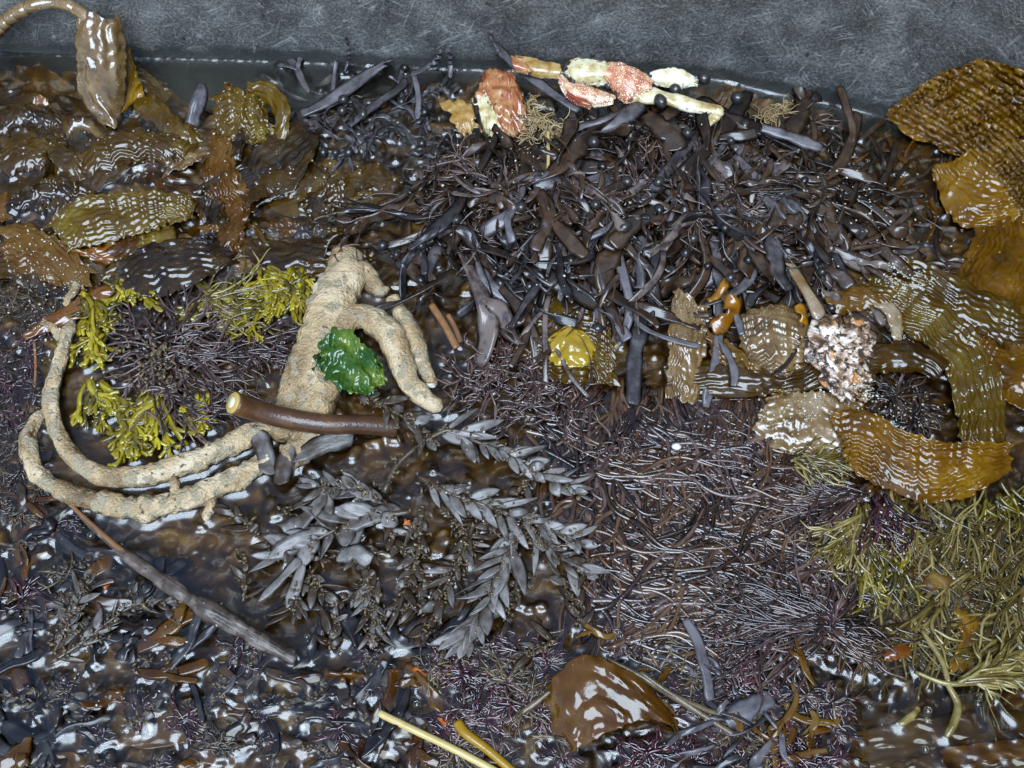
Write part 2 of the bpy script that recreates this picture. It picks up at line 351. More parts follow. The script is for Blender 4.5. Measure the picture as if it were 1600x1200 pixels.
def water_mat():
    m, N, L = new_mat('water')
    N.remove(N['Principled BSDF'])
    t = N.new('ShaderNodeBsdfTransparent'); t.inputs[0].default_value = (0.90, 0.87, 0.80, 1)
    g = N.new('ShaderNodeBsdfGlossy'); g.inputs['Roughness'].default_value = 0.20
    f = N.new('ShaderNodeFresnel'); f.inputs['IOR'].default_value = 1.5; f.name = 'film'
    mx = N.new('ShaderNodeMixShader')
    L.new(f.outputs[0], mx.inputs[0]); L.new(t.outputs[0], mx.inputs[1]); L.new(g.outputs[0], mx.inputs[2])
    L.new(mx.outputs[0], N['Material Output'].inputs[0])
    return m
M['water'] = water_mat()

def wall_mat():
    m, N, L = new_mat('scratched black plastic')
    b = N['Principled BSDF']
    al = N.new('ShaderNodeAttribute'); al.attribute_name = 'along'
    def nz(scale, sx=1, sy=1, rot=0, det=3, dist=0):
        mp = N.new('ShaderNodeMapping'); mp.vector_type = 'TEXTURE'; mp.inputs['Rotation'].default_value = (0, 0, rot); mp.inputs['Scale'].default_value = (1/sx, 1/sy, 1)
        L.new(al.outputs['Vector'], mp.inputs[0])
        n = N.new('ShaderNodeTexNoise'); n.inputs['Scale'].default_value = scale; n.inputs['Detail'].default_value = det
        n.inputs['Distortion'].default_value = dist
        L.new(mp.outputs[0], n.inputs['Vector']); return n.outputs['Fac']
    def line(fac, wd):          # thin bright line where the noise crosses one half
        a = math_node(N, L, 'SUBTRACT', fac, 0.5); a = math_node(N, L, 'ABSOLUTE', a, 0)
        a = math_node(N, L, 'DIVIDE', a, wd); return math_node(N, L, 'SUBTRACT', 1.0, a, True)
    base = ramp(N, [(0.34, (0.009, 0.0087, 0.008)), (0.5, (0.040, 0.0385, 0.0355)), (0.66, (0.115, 0.111, 0.102))])
    mixn = math_node(N, L, 'ADD', math_node(N, L, 'MULTIPLY', nz(28, det=6), 0.5), math_node(N, L, 'MULTIPLY', nz(420, det=4), 0.5))
    L.new(mixn, base.inputs[0]); col = base.outputs[0]
    def over(col, fac, c):
        mx = N.new('ShaderNodeMix'); mx.data_type = 'RGBA'
        L.new(fac, mx.inputs[0]); L.new(col, mx.inputs[6]); mx.inputs[7].default_value = (*c, 1); return mx.outputs[2]
    k = 0
    for sc, sx, sy, rot, wd, st in ((60, 0.10, 1.6, 0.5, 0.012, 0.5), (60, 0.08, 1.8, -0.9, 0.010, 0.45), (50, 0.12, 1.4, 1.2, 0.012, 0.4),
                                    (80, 0.1, 1.5, 0.12, 0.010, 0.45), (45, 0.07, 2.0, -0.35, 0.008, 0.5), (90, 0.6, 1, 0, 0.010, 0.3), (140, 0.15, 1.5, 0.8, 0.014, 0.35)):
        k += 1
        f = line(nz(sc*1.5, sx, sy, rot, 2, 0.3 if k < 6 else 1.2), wd*1.2)
        gate = ramp(N, [(0.48, (0, 0, 0)), (0.62, (1, 1, 1))]); L.new(nz(38+7*k, rot=k, det=4), gate.inputs[0])
        f = math_node(N, L, 'MULTIPLY', math_node(N, L, 'MULTIPLY', f, gate.outputs[0]), st)
        col = over(col, f, (0.27, 0.262, 0.24))
    sp = ramp(N, [(0.66, (0, 0, 0)), (0.75, (1, 1, 1))]); L.new(nz(900, det=2), sp.inputs[0])
    col = over(col, math_node(N, L, 'MULTIPLY', sp.outputs[0], 0.6), (0.5, 0.48, 0.43))
    pk = ramp(N, [(0.655, (0, 0, 0)), (0.71, (1, 1, 1))]); L.new(nz(75, det=5), pk.inputs[0])
    col = over(col, math_node(N, L, 'MULTIPLY', pk.outputs[0], 0.85), (0.008, 0.009, 0.008))
    # slimy band that the water level has left just above the waterline
    sep = N.new('ShaderNodeSeparateXYZ'); L.new(al.outputs['Vector'], sep.inputs[0])
    hh = math_node(N, L, 'MULTIPLY_ADD', nz(45, det=5), -0.022); L.new(sep.outputs[1], hh.node.inputs[2])
    bd = ramp(N, [(0.0, (1, 1, 1)), (0.006, (0, 0, 0))]); L.new(hh, bd.inputs[0])
    col = over(col, math_node(N, L, 'MULTIPLY', bd.outputs[0], 0.8), (0.010, 0.011, 0.009))
    L.new(col, b.inputs['Base Color'])
    b.inputs['Roughness'].default_value = 0.5
    bp = N.new('ShaderNodeBump'); bp.inputs['Strength'].default_value = 0.4; bp.inputs['Distance'].default_value = 0.0006
    L.new(nz(500, det=4), bp.inputs['Height']); L.new(bp.outputs[0], b.inputs['Normal'])
    return m
M['wall'] = wall_mat()

# ------------------------------------------------------------------ the tub
WL = np.array([(-500, 76), (-200, 80), (0, 84), (200, 90), (450, 97), (700, 108), (900, 113), (1100, 122), (1200, 143), (1370, 181), (1500, 247), (1575, 318), (1640, 410), (1690, 560), (1720, 800), (1740, 1150), (1760, 1500)], float)
WALL_H = 0.75  # unseen upper part made this tall to darken what the water reflects
wl = spline(np.c_[WL, np.zeros(len(WL))], 260)
wlw = P(wl[:, 0], wl[:, 1], 0)
tg = unit(np.gradient(wlw, axis=0)); out = np.stack([-tg[:, 1], tg[:, 0], 0*tg[:, 0]], -1)      # away from the water
if out[60, 1] < 0: out = -out
prof = [(-0.03, -0.062), (-0.014, -0.05), (-0.004, -0.02), (0, 0)] + [(h*0.10, h) for h in np.linspace(0.01, WALL_H, 30)] + [(WALL_H*0.1+0.006, WALL_H+0.005), (WALL_H*0.1+0.014, WALL_H), (WALL_H*0.1+0.014, -0.07)]
prof = np.array(prof)
V = wlw[:, None, :] + out[:, None, :]*prof[None, :, 0, None] + np.array([0, 0, 1.0])*prof[None, :, 1, None]
L = np.r_[0, np.cumsum(np.linalg.norm(np.diff(wlw, axis=0), axis=1))]
mb = MB()
uv = np.stack([np.broadcast_to(L[:, None], V.shape[:2]), np.broadcast_to(prof[None, :, 1], V.shape[:2]), np.zeros(V.shape[:2])], -1)
mb.add(V, gridq(*V.shape[:2])[:, ::-1], None, 0.5, uv)
tub = empty('plastic_tub', (0, 0.45, -0.07))
tag(tub, 'scratched black plastic tub whose curved side wall rises behind the seaweed', 'tub')
build('side_wall', mb, M['wall'], tub)
mb = MB()
g = np.array([(-0.9, -0.75, -0.064), (0.9, -0.75, -0.064), (0.9, 0.75, -0.064), (-0.9, 0.75, -0.064)])
mb.add(g, [[0, 1, 2, 3]], None, 0.5, g)
build('tub_floor', mb, M['wall'], tub, sample=False)

def wall_y(x):              # world y of the waterline above world x
    o = np.argsort(wlw[:200, 0]); return np.interp(x, wlw[o, 0], wlw[o, 1])

_wq = wlw[::3]; _oq = out[::3]
def wall_z(x, y):
    """height (mm) at which the line of sight of a pixel meets the tub wall, or -50"""
    x = np.asarray(x, float); y = np.asarray(y, float)
    res = np.full(x.shape, -50.0)
    for z in np.arange(0, 260, 6.0):
        w_ = P(x, y, z); d = ((w_[..., None, :2]-_wq[:, :2])**2).sum(-1); i = d.argmin(-1)
        sd = ((w_[..., :2]-_wq[i, :2])*_oq[i, :2]).sum(-1)
        res = np.where(sd > 0.10*z*0.001, z, res)
    return res

# ------------------------------------------------------------------ bed of sunken weed
def gauss(px, py, lst):
    z = 0
    for cx, cy, rx, ry, a in lst: z = z + a*np.exp(-((px-cx)/rx)**2-((py-cy)/ry)**2)
    return z
BUMPS = [(300, 112, 420, 26, -25), (420, 140, 60, 60, -14), (1300, 185, 180, 26, -14), (980, 330, 300, 110, 24), (760, 360, 120, 80, 8), (1200, 330, 150, 90, 10), (1000, 800, 200, 200, 1), (720, 820, 160, 150, 2),
         (220, 690, 100, 55, -22), (690, 560, 55, 75, -24), (210, 890, 90, 45, -10), (330, 1000, 130, 45, -8), (360, 125, 150, 45, -22),
         (1450, 1150, 170, 55, -7), (160, 1130, 260, 60, -5), (480, 1010, 60, 40, -6), (300, 560, 110, 80, 4), (1000, 1120, 200, 90, 4), (1400, 950, 150, 100, 3), (60, 500, 70, 100, 4), (80, 880, 90, 120, 2), (60, 300, 70, 100, 3)]
nx, ny = 620, 520
gx = np.linspace(-0.62, 0.62, nx)[None, :]; gy = np.linspace(-0.46, 0.5, ny)[:, None]
gx, gy = np.broadcast_arrays(gx, gy)
px_, py_ = proj(np.stack([gx, gy, 0*gx], -1))
zb = -6.6 + gauss(px_, py_, BUMPS)
isl = vnoise((gx+0.4*gy)/0.018+50, (gy-0.3*gx)/0.011+50, 1); isl2 = vnoise((gx-0.5*gy)/0.010+80, (gy+.4*gx)/0.007+80, 4)
zb = zb + 5.0*np.clip((isl-0.55)/0.2, -0.6, 1) + 4.0*np.clip((isl2-0.6)/0.2, -0.5, 1) + 1.0*(vnoise(gx/0.0035+50, gy/0.003+50, 3)-0.5)
mb = MB()
Vb = np.stack([gx, gy, np.maximum(zb, -60)*0.001], -1)
tn = 0.5 + 0.5*(vnoise(gx/0.05+9, gy/0.03+9, 5)-0.5) + 0.15*np.clip((py_-900)/300, 0, 1)*np.exp(-((px_-200)/400)**2)
keep = gy.ravel() < wall_y(gx.ravel())+0.004
q = gridq(ny, nx); q = q[keep[q].all(1)]
mb.add(Vb, q, None, tn.ravel(), Vb.reshape(-1, 3))
tag(build('seaweed_bed', mb, M['bed'], origin=np.array([0, 0, -0.06])), 'dark brown mat of sunken shredded seaweed filling the bottom of the tub', 'seaweed', kind='stuff')
# ------------------------------------------------------------------ builders of weed
def thing(name, mb, mat, label, cat, group=None, kind=None):
    return tag(build(name, mb, M[mat] if isinstance(mat, str) else mat), label, cat, group, kind)

def kelp(rows, mat, label, cat='kelp', name='kelp_frond', group=None, **kw):
    mb = MB(); blade(mb, rows, **kw)
    return thing(name, mb, mat, label, cat, group)

def in_poly(x, y, poly):
    p = np.asarray(poly, float); c = np.zeros(np.shape(x), bool)
    j = len(p)-1
    for i in range(len(p)):
        cr = ((p[i, 1] > y) != (p[j, 1] > y)) & (x < (p[j, 0]-p[i, 0])*(y-p[i, 1])/(p[j, 1]-p[i, 1]+1e-9)+p[i, 0])
        c ^= cr; j = i
    return c

def scatter(poly, n, mind=0):
    p = np.asarray(poly, float); out = []
    lo, hi = p.min(0), p.max(0); tries = 0
    while len(out) < n and tries < 60000:
        tries += 1
        x, y = U(lo[0], hi[0]), U(lo[1], hi[1])
        if not in_poly(np.array(x), np.array(y), p): continue
        if mind and any((x-a)**2+(y-b)**2 < mind*mind for a, b in out): continue
        out.append((x, y))
    return out

def strap(mb, pts, w, t=0.5, roll=0.35, rolln=2.0, tone=0.5, n=26, taper=(0.6, 0.7), wob=0.18, seed=None, k=6, wallfix=False):
    """flat strap through pixel points (x,y,zmm); w in pixels full width"""
    seed = int(U(0, 999)) if seed is None else seed
    c = spline(pts, n)
    if wallfix and c[:, 1].min() < 240: c[:, 2] = clear_wall(c[:, 0], c[:, 1], c[:, 2])
    C = P(c[:, 0], c[:, 1], c[:, 2])
    s = np.linspace(0, 1, n)
    prof = np.minimum(1, taper[0]+(1-taper[0])*s/0.25)*np.sqrt(np.clip(taper[1]**2+(1-taper[1]**2)*(1-s)/0.07, 0, 1))
    W = w*PX*0.5*prof*(1+wob*2*(vnoise(s*7, 0*s, seed)-0.5))
    rl = roll*2*(vnoise(s*rolln, 0*s+3, seed+5)-0.5)*2
    sweep(mb, C, W, np.full(n, t*0.001), k=k, roll=rl, tone=tone + 0.3*(vnoise(s*5, 0*s, seed+8)-0.5)[None, :])
    return c

def heading_path(x, y, ang, L, n=10, curl=0.0, wig=0.5, z=(0, 0), arch=0.0):
    s = np.linspace(0, 1, n)
    th = ang + curl*s + wig*(vnoise(s*2.5, 0*s, int(U(0, 9999)))-0.5)
    d = L/(n-1)
    X = x+np.r_[0, np.cumsum(np.cos(th[:-1])*d)]; Y = y+np.r_[0, np.cumsum(np.sin(th[:-1])*d*0.88)]
    Z = z[0]+(z[1]-z[0])*s+arch*np.sin(math.pi*s)
    return np.c_[X, Y, Z]

def frond(x, y, ang, L, w, z0, z1, arch, roll, label, group, mat='wrack', nb=0, forks=2, tone=0.5, cat='wrack', curl=None, name='wrack_frond'):
    """one forked wrack strap with its float bladders"""
    mb = MB()
    p = heading_path(x, y, ang, L, 14, U(-1.9, 1.9) if curl is None else curl, 0.9, (z0, z1), arch)
    strap(mb, p, w, U(0.4, 0.7), roll, 2.4, tone, 28)
    ends = [p]
    for f in range(forks):
        i = int(U(4, 10)); a = math.atan2(p[i, 1]-p[i-1, 1], p[i, 0]-p[i-1, 0])
        q = heading_path(p[i, 0], p[i, 1], a+U(0.3, 0.8)*(1 if f % 2 else -1), L*U(0.3, 0.6), 9, U(-0.8, 0.8), 0.6, (p[i, 2]-0.3, p[i, 2]+U(-4, 4)), U(0, 3))
        strap(mb, q, w*U(0.55, 0.85), 0.45, roll, 2.4, tone+U(-.1, .1), 18); ends.append(q)
    o = thing(name, mb, mat, label, cat, group)
    for b in range(nb):
        q = ends[b % len(ends)]; i = int(U(len(q)*0.5, len(q)-1))
        c = P(q[i, 0], q[i, 1], q[i, 2]+2); mb = MB(); r = U(6, 10.5)*PX
        blob(mb, c, r*U(1, 1.35), r, r*0.9, 0.06, 2, rot=U(0, 3), tone=U(0.1, 0.9), seed=b)
        build('air_bladder', mb, M['bladder'], o)
    return o

def tuft_mesh(mb, x, y, ang, spread, L, n, hw, z0, z1, curl=0.5, forks=1, tone=(0.2, 0.8), r0=6, wig=0.7, flat=0.7, Pn=11, tip=0.5, arch=3.0, k=5, rel=0.5):
    s = np.linspace(0, 1, Pn)
    def gen(x0, y0, zA, a, L, zB, ar):
        N = len(a)
        sd = rng.integers(0, 9999, N)[:, None]
        wgl = wig*(vnoise(s[None]*2.2+sd*0.37, sd*0.91, 3)-0.5)
        th = a[:, None]+(U(-curl, curl, N))[:, None]*s[None]+wgl
        d = (L/(Pn-1))[:, None]
        X = x0[:, None]+np.concatenate([np.zeros((N, 1)), np.cumsum(np.cos(th[:, :-1])*d, 1)], 1)
        Y = y0[:, None]+np.concatenate([np.zeros((N, 1)), np.cumsum(np.sin(th[:, :-1])*d*0.88, 1)], 1)
        Z = zA[:, None]+(zB-zA)[:, None]*s[None]+ar[:, None]*np.sin(math.pi*s[None])
        return X, Y, Z, th
    a = ang+U(-spread, spread, n); rr = U(0, r0, n); ra = U(0, 6.28, n)
    zA = z0+U(-1, 1, n)*1.2
    X, Y, Z, th = gen(x+rr*np.cos(ra), y+rr*np.sin(ra), zA, a, L*U(0.55, 1.1, n), z1+U(-1.6, 1.6, n), arch*U(0.1, 1, n))
    tn = U(tone[0], tone[1], n)
    levels = [(X, Y, Z, th, tn, np.ones(n))]
    src = levels[0]
    for f in range(forks):
        X, Y, Z, th, tn, wd = src
        N = len(X); reps = 2
        i = rng.integers(int(Pn*0.35), int(Pn*0.8), N*reps); r = np.tile(np.arange(N), reps)
        ln = L*rel*U(0.5, 1.0, N*reps)
        X2, Y2, Z2, th2 = gen(X[r, i], Y[r, i], Z[r, i], th[r, i]+U(0.2, 0.65, N*reps)*np.where(rng.random(N*reps) < .5, -1, 1), ln, Z[r, i]+U(-1.5, 1.5, N*reps), arch*0.3*U(0, 1, N*reps))
        src = (X2, Y2, Z2, th2, np.clip(tn[r]+U(-.08, .12, N*reps), 0, 1), wd[r]*0.85); levels.append(src); L = L*0.6
    for X, Y, Z, th, tn, wd in levels:
        C = P(X, Y, Z)
        Wd = hw*PX*wd[:, None]*(1-(1-tip)*s[None]**2)
        sweep(mb, C, Wd, Wd*flat, k=k, tone=np.broadcast_to(tn[:, None], Wd.shape)+0.12*(s[None]-0.5), roll=U(-.6, .6, len(X))[:, None])

def tuft(x, y, ang, spread, L, n, hw, z0, z1, mat, label, group, name='seaweed_tuft', cat='seaweed', **kw):
    mb = MB(); tuft_mesh(mb, x, y, ang, spread, L, n, hw, z0, z1, **kw)
    return thing(name, mb, mat, label, cat, group)

def leaves_mesh(mb, X, Y, Z, A, L, W, rise, roll, tone, curl=0.3, Pn=9, t=0.25):
    N = len(X); s = np.linspace(0, 1, Pn)
    th = A[:, None]+U(-curl, curl, N)[:, None]*s[None]
    L = L*rng.choice([0.55, 0.8, 1.0, 1.15], N); W = W*U(0.6, 1.15, N)
    d = (L/(Pn-1))[:, None]
    x = X[:, None]+np.concatenate([np.zeros((N, 1)), np.cumsum(np.cos(th[:, :-1])*d, 1)], 1)
    y = Y[:, None]+np.concatenate([np.zeros((N, 1)), np.cumsum(np.sin(th[:, :-1])*d*0.9, 1)], 1)
    z = Z[:, None]+rise[:, None]*s[None]+U(0, 2.2, N)[:, None]*np.sin(math.pi*s[None])
    C = P(x, y, z)
    pr = np.sin(math.pi*np.clip(s*0.96+0.03, 0, 1)**0.85)**0.72
    Wd = np.maximum(W[:, None]*PX*0.5*pr[None], 0.00025)
    T = np.full_like(Wd, t*0.001)*(0.35+0.65*pr[None])
    sweep(mb, C, Wd, T, k=6, roll=roll[:, None]+U(-1.0, 1.0, N)[:, None]*s[None], tone=np.broadcast_to(tone[:, None], Wd.shape)+0.15*(s[None]-.5))

def sprig(pts, nleaf, L, W, label, group=None, ang=0.7, tone=(0.3, 0.8), stemw=7, rise=(-2, 3), roll=0.6, nrec=40, mat='leaf', stemmat='stem', side=0, cat='seaweed', name='leafy_frond', start=0.08, recw=3.2):
    """a stem with blade-shaped leaves and crumbly receptacles"""
    c = spline(pts, 40); C = P(c[:, 0], c[:, 1], c[:, 2])
    mb = MB(); s = np.linspace(0, 1, 40)
    sweep(mb, C, stemw*PX*0.5*(1-0.6*s)*(1+.3*(vnoise(s*9, 0*s, int(pts[0][0]))-.5)), stemw*PX*0.45*(1-0.6*s), k=7, tone=0.5)
    root = thing(name, mb, stemmat, label, cat, group)
    i = np.clip((start+(1-start)*np.linspace(0, 1, nleaf)+U(-.02, .02, nleaf))*39, 0, 39).astype(int)
    tx = np.gradient(c[:, 0]); ty = np.gradient(c[:, 1]); ta = np.arctan2(ty, tx)[i]
    sg = np.where(np.arange(nleaf) % 2 == 0, 1, -1) if side == 0 else np.full(nleaf, side)
    A = ta+sg*(ang+U(-.35, .35, nleaf)); A[-1] = ta[-1]
    Ls = L*U(0.6, 1.15, nleaf)*(1-0.25*(i/39)**2); Ws = W*U(0.75, 1.2, nleaf)
    mb = MB()
    leaves_mesh(mb, c[i, 0], c[i, 1], c[i, 2]+U(-.5, 1.5, nleaf), A, Ls, Ws, U(rise[0], rise[1], nleaf), U(-roll, roll, nleaf), U(tone[0], tone[1], nleaf))
    build('leaves', mb, M[mat], root)
    if nrec:
        mb = MB(); j = rng.integers(2, 40, nrec)
        X = c[j, 0]+rng.normal(0, stemw*1.0, nrec); Y = c[j, 1]+rng.normal(0, stemw*0.9, nrec)
        leaves_mesh(mb, X, Y, c[j, 2]+U(0.3, 2.6, nrec), U(0, 6.28, nrec), U(5, 13, nrec), U(recw*.8, recw*1.7, nrec), U(-1, 2, nrec), U(-1, 1, nrec), U(0.3, 1.0, nrec), 0.8, 6, 0.9)
        build('receptacles', mb, M['stem'], root)
    return root

# ------------------------------------------------------------------ hand-placed things
# the big kelp blades
kelp([(1377, 184, 3, 1494, 246, 2), (1440, 132, 16, 1532, 236, 10), (1515, 96, 34, 1585, 216, 20), (1575, 100, 46, 1640, 215, 24), (1660, 130, 52, 1700, 240, 30)], 'kelp_amber',
     'amber rippled kelp blade leaning high against the tub wall in the far right corner', nl=120, nw=70, ridge=1.5, per=(50, 4.6), ruf=1.0, bulge=3, seed=3, tone=0.5)
kelp([(1550, 203, 24, 1452, 272, 5), (1592, 215, 24, 1502, 352, 4), (1650, 232, 24, 1606, 348, 8), (1690, 250, 26, 1690, 350, 10)], 'kelp_amber',
     'smooth topped amber kelp blade tucked just below the one leaning on the wall', nl=100, nw=60, ridge=1.2, per=(12, 3.0), ruf=1.6, bulge=4, seed=8, tone=0.55)
kelp([(1285, 462, 12, 1312, 494, 10), (1335, 447, 14, 1352, 484, 12), (1375, 455, 12, 1385, 486, 11), (1400, 478, 9, 1404, 496, 9)], 'kelp_brown',
     'small orange brown kelp flap just above the pale encrusted stone', nl=60, nw=26, ridge=0.5, per=(10, 3), ruf=2.0, bulge=4, seed=15, tone=0.75)
kelp([(1352, 470, 14, 1372, 458, 14), (1382, 490, 15, 1402, 480, 14), (1392, 520, 13, 1412, 516, 12), (1398, 546, 10, 1406, 548, 9)], 'kelp_pale',
     'narrow pale pinkish kelp ribbon hanging beside the encrusted stone', nl=60, nw=14, ridge=0.3, ruf=1.5, bulge=2, seed=16, tone=0.6)
kelp([(1036, 566, 8, 1046, 622, 4), (1110, 560, 12, 1112, 620, 6), (1200, 568, 14, 1196, 618, 8), (1290, 556, 14, 1290, 606, 8), (1360, 535, 14, 1362, 584, 9), (1430, 536, 14, 1436, 582, 9), (1485, 560, 12, 1462, 598, 7)], 'kelp_olive',
     'long rolled olive brown kelp blade lying across beneath the pale stone', nl=150, nw=44, ridge=1.0, per=(16, 2.8), ruf=1.0, bulge=5, seed=18, tone=0.3)
kelp([(1052, 452, 24, 1108, 480, 20), (1046, 510, 22, 1104, 520, 17), (1042, 560, 16, 1100, 566, 13), (1040, 622, 7, 1092, 626, 6)], 'kelp_pale',
     'upright pale brown worn kelp blade hanging down from the dark wrack pile', nl=100, nw=40, ridge=1.1, per=(9, 2.6), ruf=1.6, bulge=5, seed=19, tone=0.4)
kelp([(1098, 508, 16, 1112, 552, 12), (1150, 540, 14, 1140, 598, 9), (1198, 572, 12, 1186, 616, 7), (1250, 598, 8, 1240, 616, 5)], 'kelp_brown',
     'brown ridged kelp blade sloping down right of the upright pale blade', nl=80, nw=40, ridge=1.2, per=(14, 2.6), ruf=1.6, bulge=4, seed=20, tone=0.75)
kelp([(1142, 498, 12, 1165, 560, 8), (1185, 480, 19, 1195, 590, 12), (1228, 476, 20, 1232, 592, 13), (1262, 484, 15, 1268, 586, 9)], 'kelp_pale',
     'arched whitish brown kelp blade with frilled end left of the encrusted stone', nl=90, nw=54, ridge=1.5, per=(10, 3.0), ruf=1.6, bulge=7, seed=21, tone=0.33)
kelp([(1530, 345, 4, 1660, 335, 10), (1505, 400, 4, 1660, 410, 8), (1480, 450, 3, 1660, 490, 5), (1460, 520, 2, 1660, 580, 4), (1480, 600, 2, 1660, 650, 3)], 'kelp_amber',
     'broad wet amber kelp blade with fine fanned ridges along the right edge', nl=130, nw=120, ridge=1.4, per=(60, 4.2), ruf=1, bulge=3, seed=12, tone=0.3)
kelp([(1330, 378, 7, 1322, 420, 4), (1400, 392, 9, 1385, 445, 5), (1470, 420, 9, 1450, 482, 5), (1540, 452, 8, 1520, 516, 5), (1610, 480, 8, 1600, 548, 5), (1690, 490, 8, 1690, 560, 5)], 'kelp_olive',
     'long sand sprinkled olive kelp ribbon sweeping in from the right edge', nl=140, nw=50, ridge=0.9, per=(50, 3.0), ruf=1.5, bulge=3, seed=14, tone=0.5)
kelp([(1322, 420, 9, 1306, 462, 7), (1392, 436, 12, 1366, 492, 9), (1462, 466, 13, 1420, 524, 10), (1522, 512, 13, 1464, 556, 11), (1556, 572, 12, 1486, 602, 11), (1572, 640, 10, 1494, 650, 10), (1578, 705, 8, 1502, 706, 8)], 'kelp_olive',
     'long ribbed olive amber kelp ribbon curling down around the dark hollow', nl=170, nw=60, ridge=1.1, per=(50, 3.0), ruf=1.8, bulge=4, seed=17, tone=0.66)
kelp([(1690, 575, 9, 1690, 640, 6), (1620, 556, 10, 1606, 620, 6), (1570, 548, 11, 1552, 600, 8), (1535, 520, 12, 1516, 556, 9)], 'kelp_amber',
     'amber kelp ribbon end passing behind the curling ribbon at the right edge', nl=90, nw=46, ridge=0.9, per=(40, 3.2), ruf=1.5, bulge=3, seed=22, tone=0.35)
kelp([(1400, 498, 8, 1412, 560, 3), (1440, 520, 10, 1436, 572, 4), (1480, 556, 10, 1462, 580, 6)], 'kelp_olive',
     'dark folded kelp flap at the top of the hollow on the right', nl=60, nw=36, ridge=0.8, per=(30, 3), ruf=1.5, bulge=-3, seed=52, tone=0.1)
mb = MB(); strap(mb, [(1137, 430, 30), (1131, 446, 30), (1120, 462, 27), (1106, 470, 26)], 15, 1.2, 0.5, tone=0.6); strap(mb, [(1135, 462, 27), (1146, 486, 24), (1132, 505, 22), (1112, 512, 21)], 34, 0.8, 0.9, tone=0.45)
thing('kelp_curl', mb, 'kelp_orange', 'small curled orange kelp scrap above the pale brown blades', 'kelp')
mb = MB(); strap(mb, [(1246, 476, 22), (1258, 496, 20), (1252, 520, 16)], 26, 0.8, 0.5, tone=0.7)
thing('kelp_curl', mb, 'kelp_orange', 'little orange kelp flap at the edge of the arched whitish blade', 'kelp')
kelp([(1300, 640, 14, 1312, 705, 7), (1355, 640, 19, 1340, 742, 8), (1412, 673, 22, 1396, 768, 8), (1470, 688, 24, 1446, 786, 8), (1535, 689, 23, 1512, 776, 8), (1592, 691, 18, 1572, 742, 8)], 'kelp_amber',
     'large glossy amber kelp blade with wavy ridges curving under the dark hollow', nl=150, nw=70, ridge=1.5, per=(40, 3.2), ruf=1.2, bulge=4, seed=23, tone=0.42)
kelp([(1192, 622, 7, 1178, 690, 3), (1250, 612, 9, 1240, 708, 4), (1310, 616, 11, 1312, 715, 5), (1350, 630, 11, 1352, 735, 5)], 'kelp_pale',
     'flattened pale mottled kelp blade covered in sand below the stone', nl=90, nw=56, ridge=0.8, per=(14, 4), ruf=1.2, bulge=2, seed=24, tone=0.42)
kelp([(828, 468, 10, 808, 556, 5), (872, 452, 14, 872, 596, 8), (925, 462, 15, 936, 600, 8), (955, 500, 12, 968, 602, 6)], 'kelp_olive',
     'olive ridged kelp blade in the middle below the wrack pile', nl=90, nw=70, ridge=1.3, per=(14, 3), ruf=1.8, bulge=4, seed=25, tone=0.5)
kelp([(855, 532, 16, 862, 570, 14), (885, 510, 18, 892, 574, 15), (915, 520, 18, 915, 572, 15), (930, 538, 16, 928, 562, 14)], 'kelp_yellow',
     'bright yellow rotting patch of kelp on the olive ridged blade', nl=50, nw=34, ridge=0.5, per=(12, 5), ruf=0.4, teeth=0.5, bulge=2, lump=1.5, seed=26, tone=0.5)
kelp([(838, 1092, 1, 890, 1184, 0), (868, 1058, 14, 908, 1166, 9), (912, 1022, 24, 962, 1140, 20), (985, 1050, 24, 1012, 1124, 22), (1030, 1085, 16, 1048, 1136, 14), (1056, 1116, 4, 1060, 1160, 1)], 'kelp_brown',
     'smooth arched brown kelp blade standing over the red weed at the near edge', nl=110, nw=60, ridge=0.6, per=(40, 7), ruf=1.0, bulge=2, seed=27, tone=0.45)
kelp([(70, 352, 5, 108, 398, 6), (122, 310, 10, 112, 392, 9), (200, 298, 14, 178, 376, 12), (265, 298, 14, 250, 356, 12), (315, 308, 9, 305, 340, 8)], 'kelp_olive',
     'olive kelp blade with long pale parallel ridges above the yellow green tufts', nl=120, nw=56, ridge=1.3, per=(18, 2.8), ruf=1.2, bulge=4, seed=28, tone=0.72)
kelp([(112, 392, 8, 160, 412, 4), (150, 384, 8, 185, 412, 4), (200, 366, 9, 212, 390, 5), (240, 352, 9, 244, 368, 6)], 'kelp_orange',
     'torn pinkish orange underside flap below the ridged olive blade', nl=60, nw=22, ridge=0.4, ruf=2, seed=29, tone=0.3)
kelp([(0, 350, 2, 0, 420, 1), (50, 350, 5, 40, 428, 3), (100, 380, 7, 84, 445, 3), (150, 425, 6, 128, 462, 3)], 'kelp_brown',
     'sandy brown mottled kelp blade at the left edge under the ridged one', nl=80, nw=44, ridge=0.9, per=(9, 3), ruf=1.5, bulge=3, seed=30, tone=0.6)
kelp([(180, 400, 6, 160, 440, 3), (215, 372, 8, 222, 430, 4), (262, 350, 8, 280, 420, 4)], 'kelp_olive',
     'short grey olive kelp flap right under the ridged blade', nl=50, nw=34, ridge=0.9, per=(10, 2.6), ruf=2, bulge=2, seed=31, tone=0.7)
kelp([(265, 388, 7, 275, 410, 4), (300, 372, 9, 312, 398, 5), (330, 360, 7, 338, 372, 5)], 'wrack_blue',
     'dark bluish ridged scrap of kelp beside the ridged olive blade', nl=50, nw=26, ridge=1.1, per=(9, 2.4), ruf=1, bulge=2, seed=32, tone=0.4)
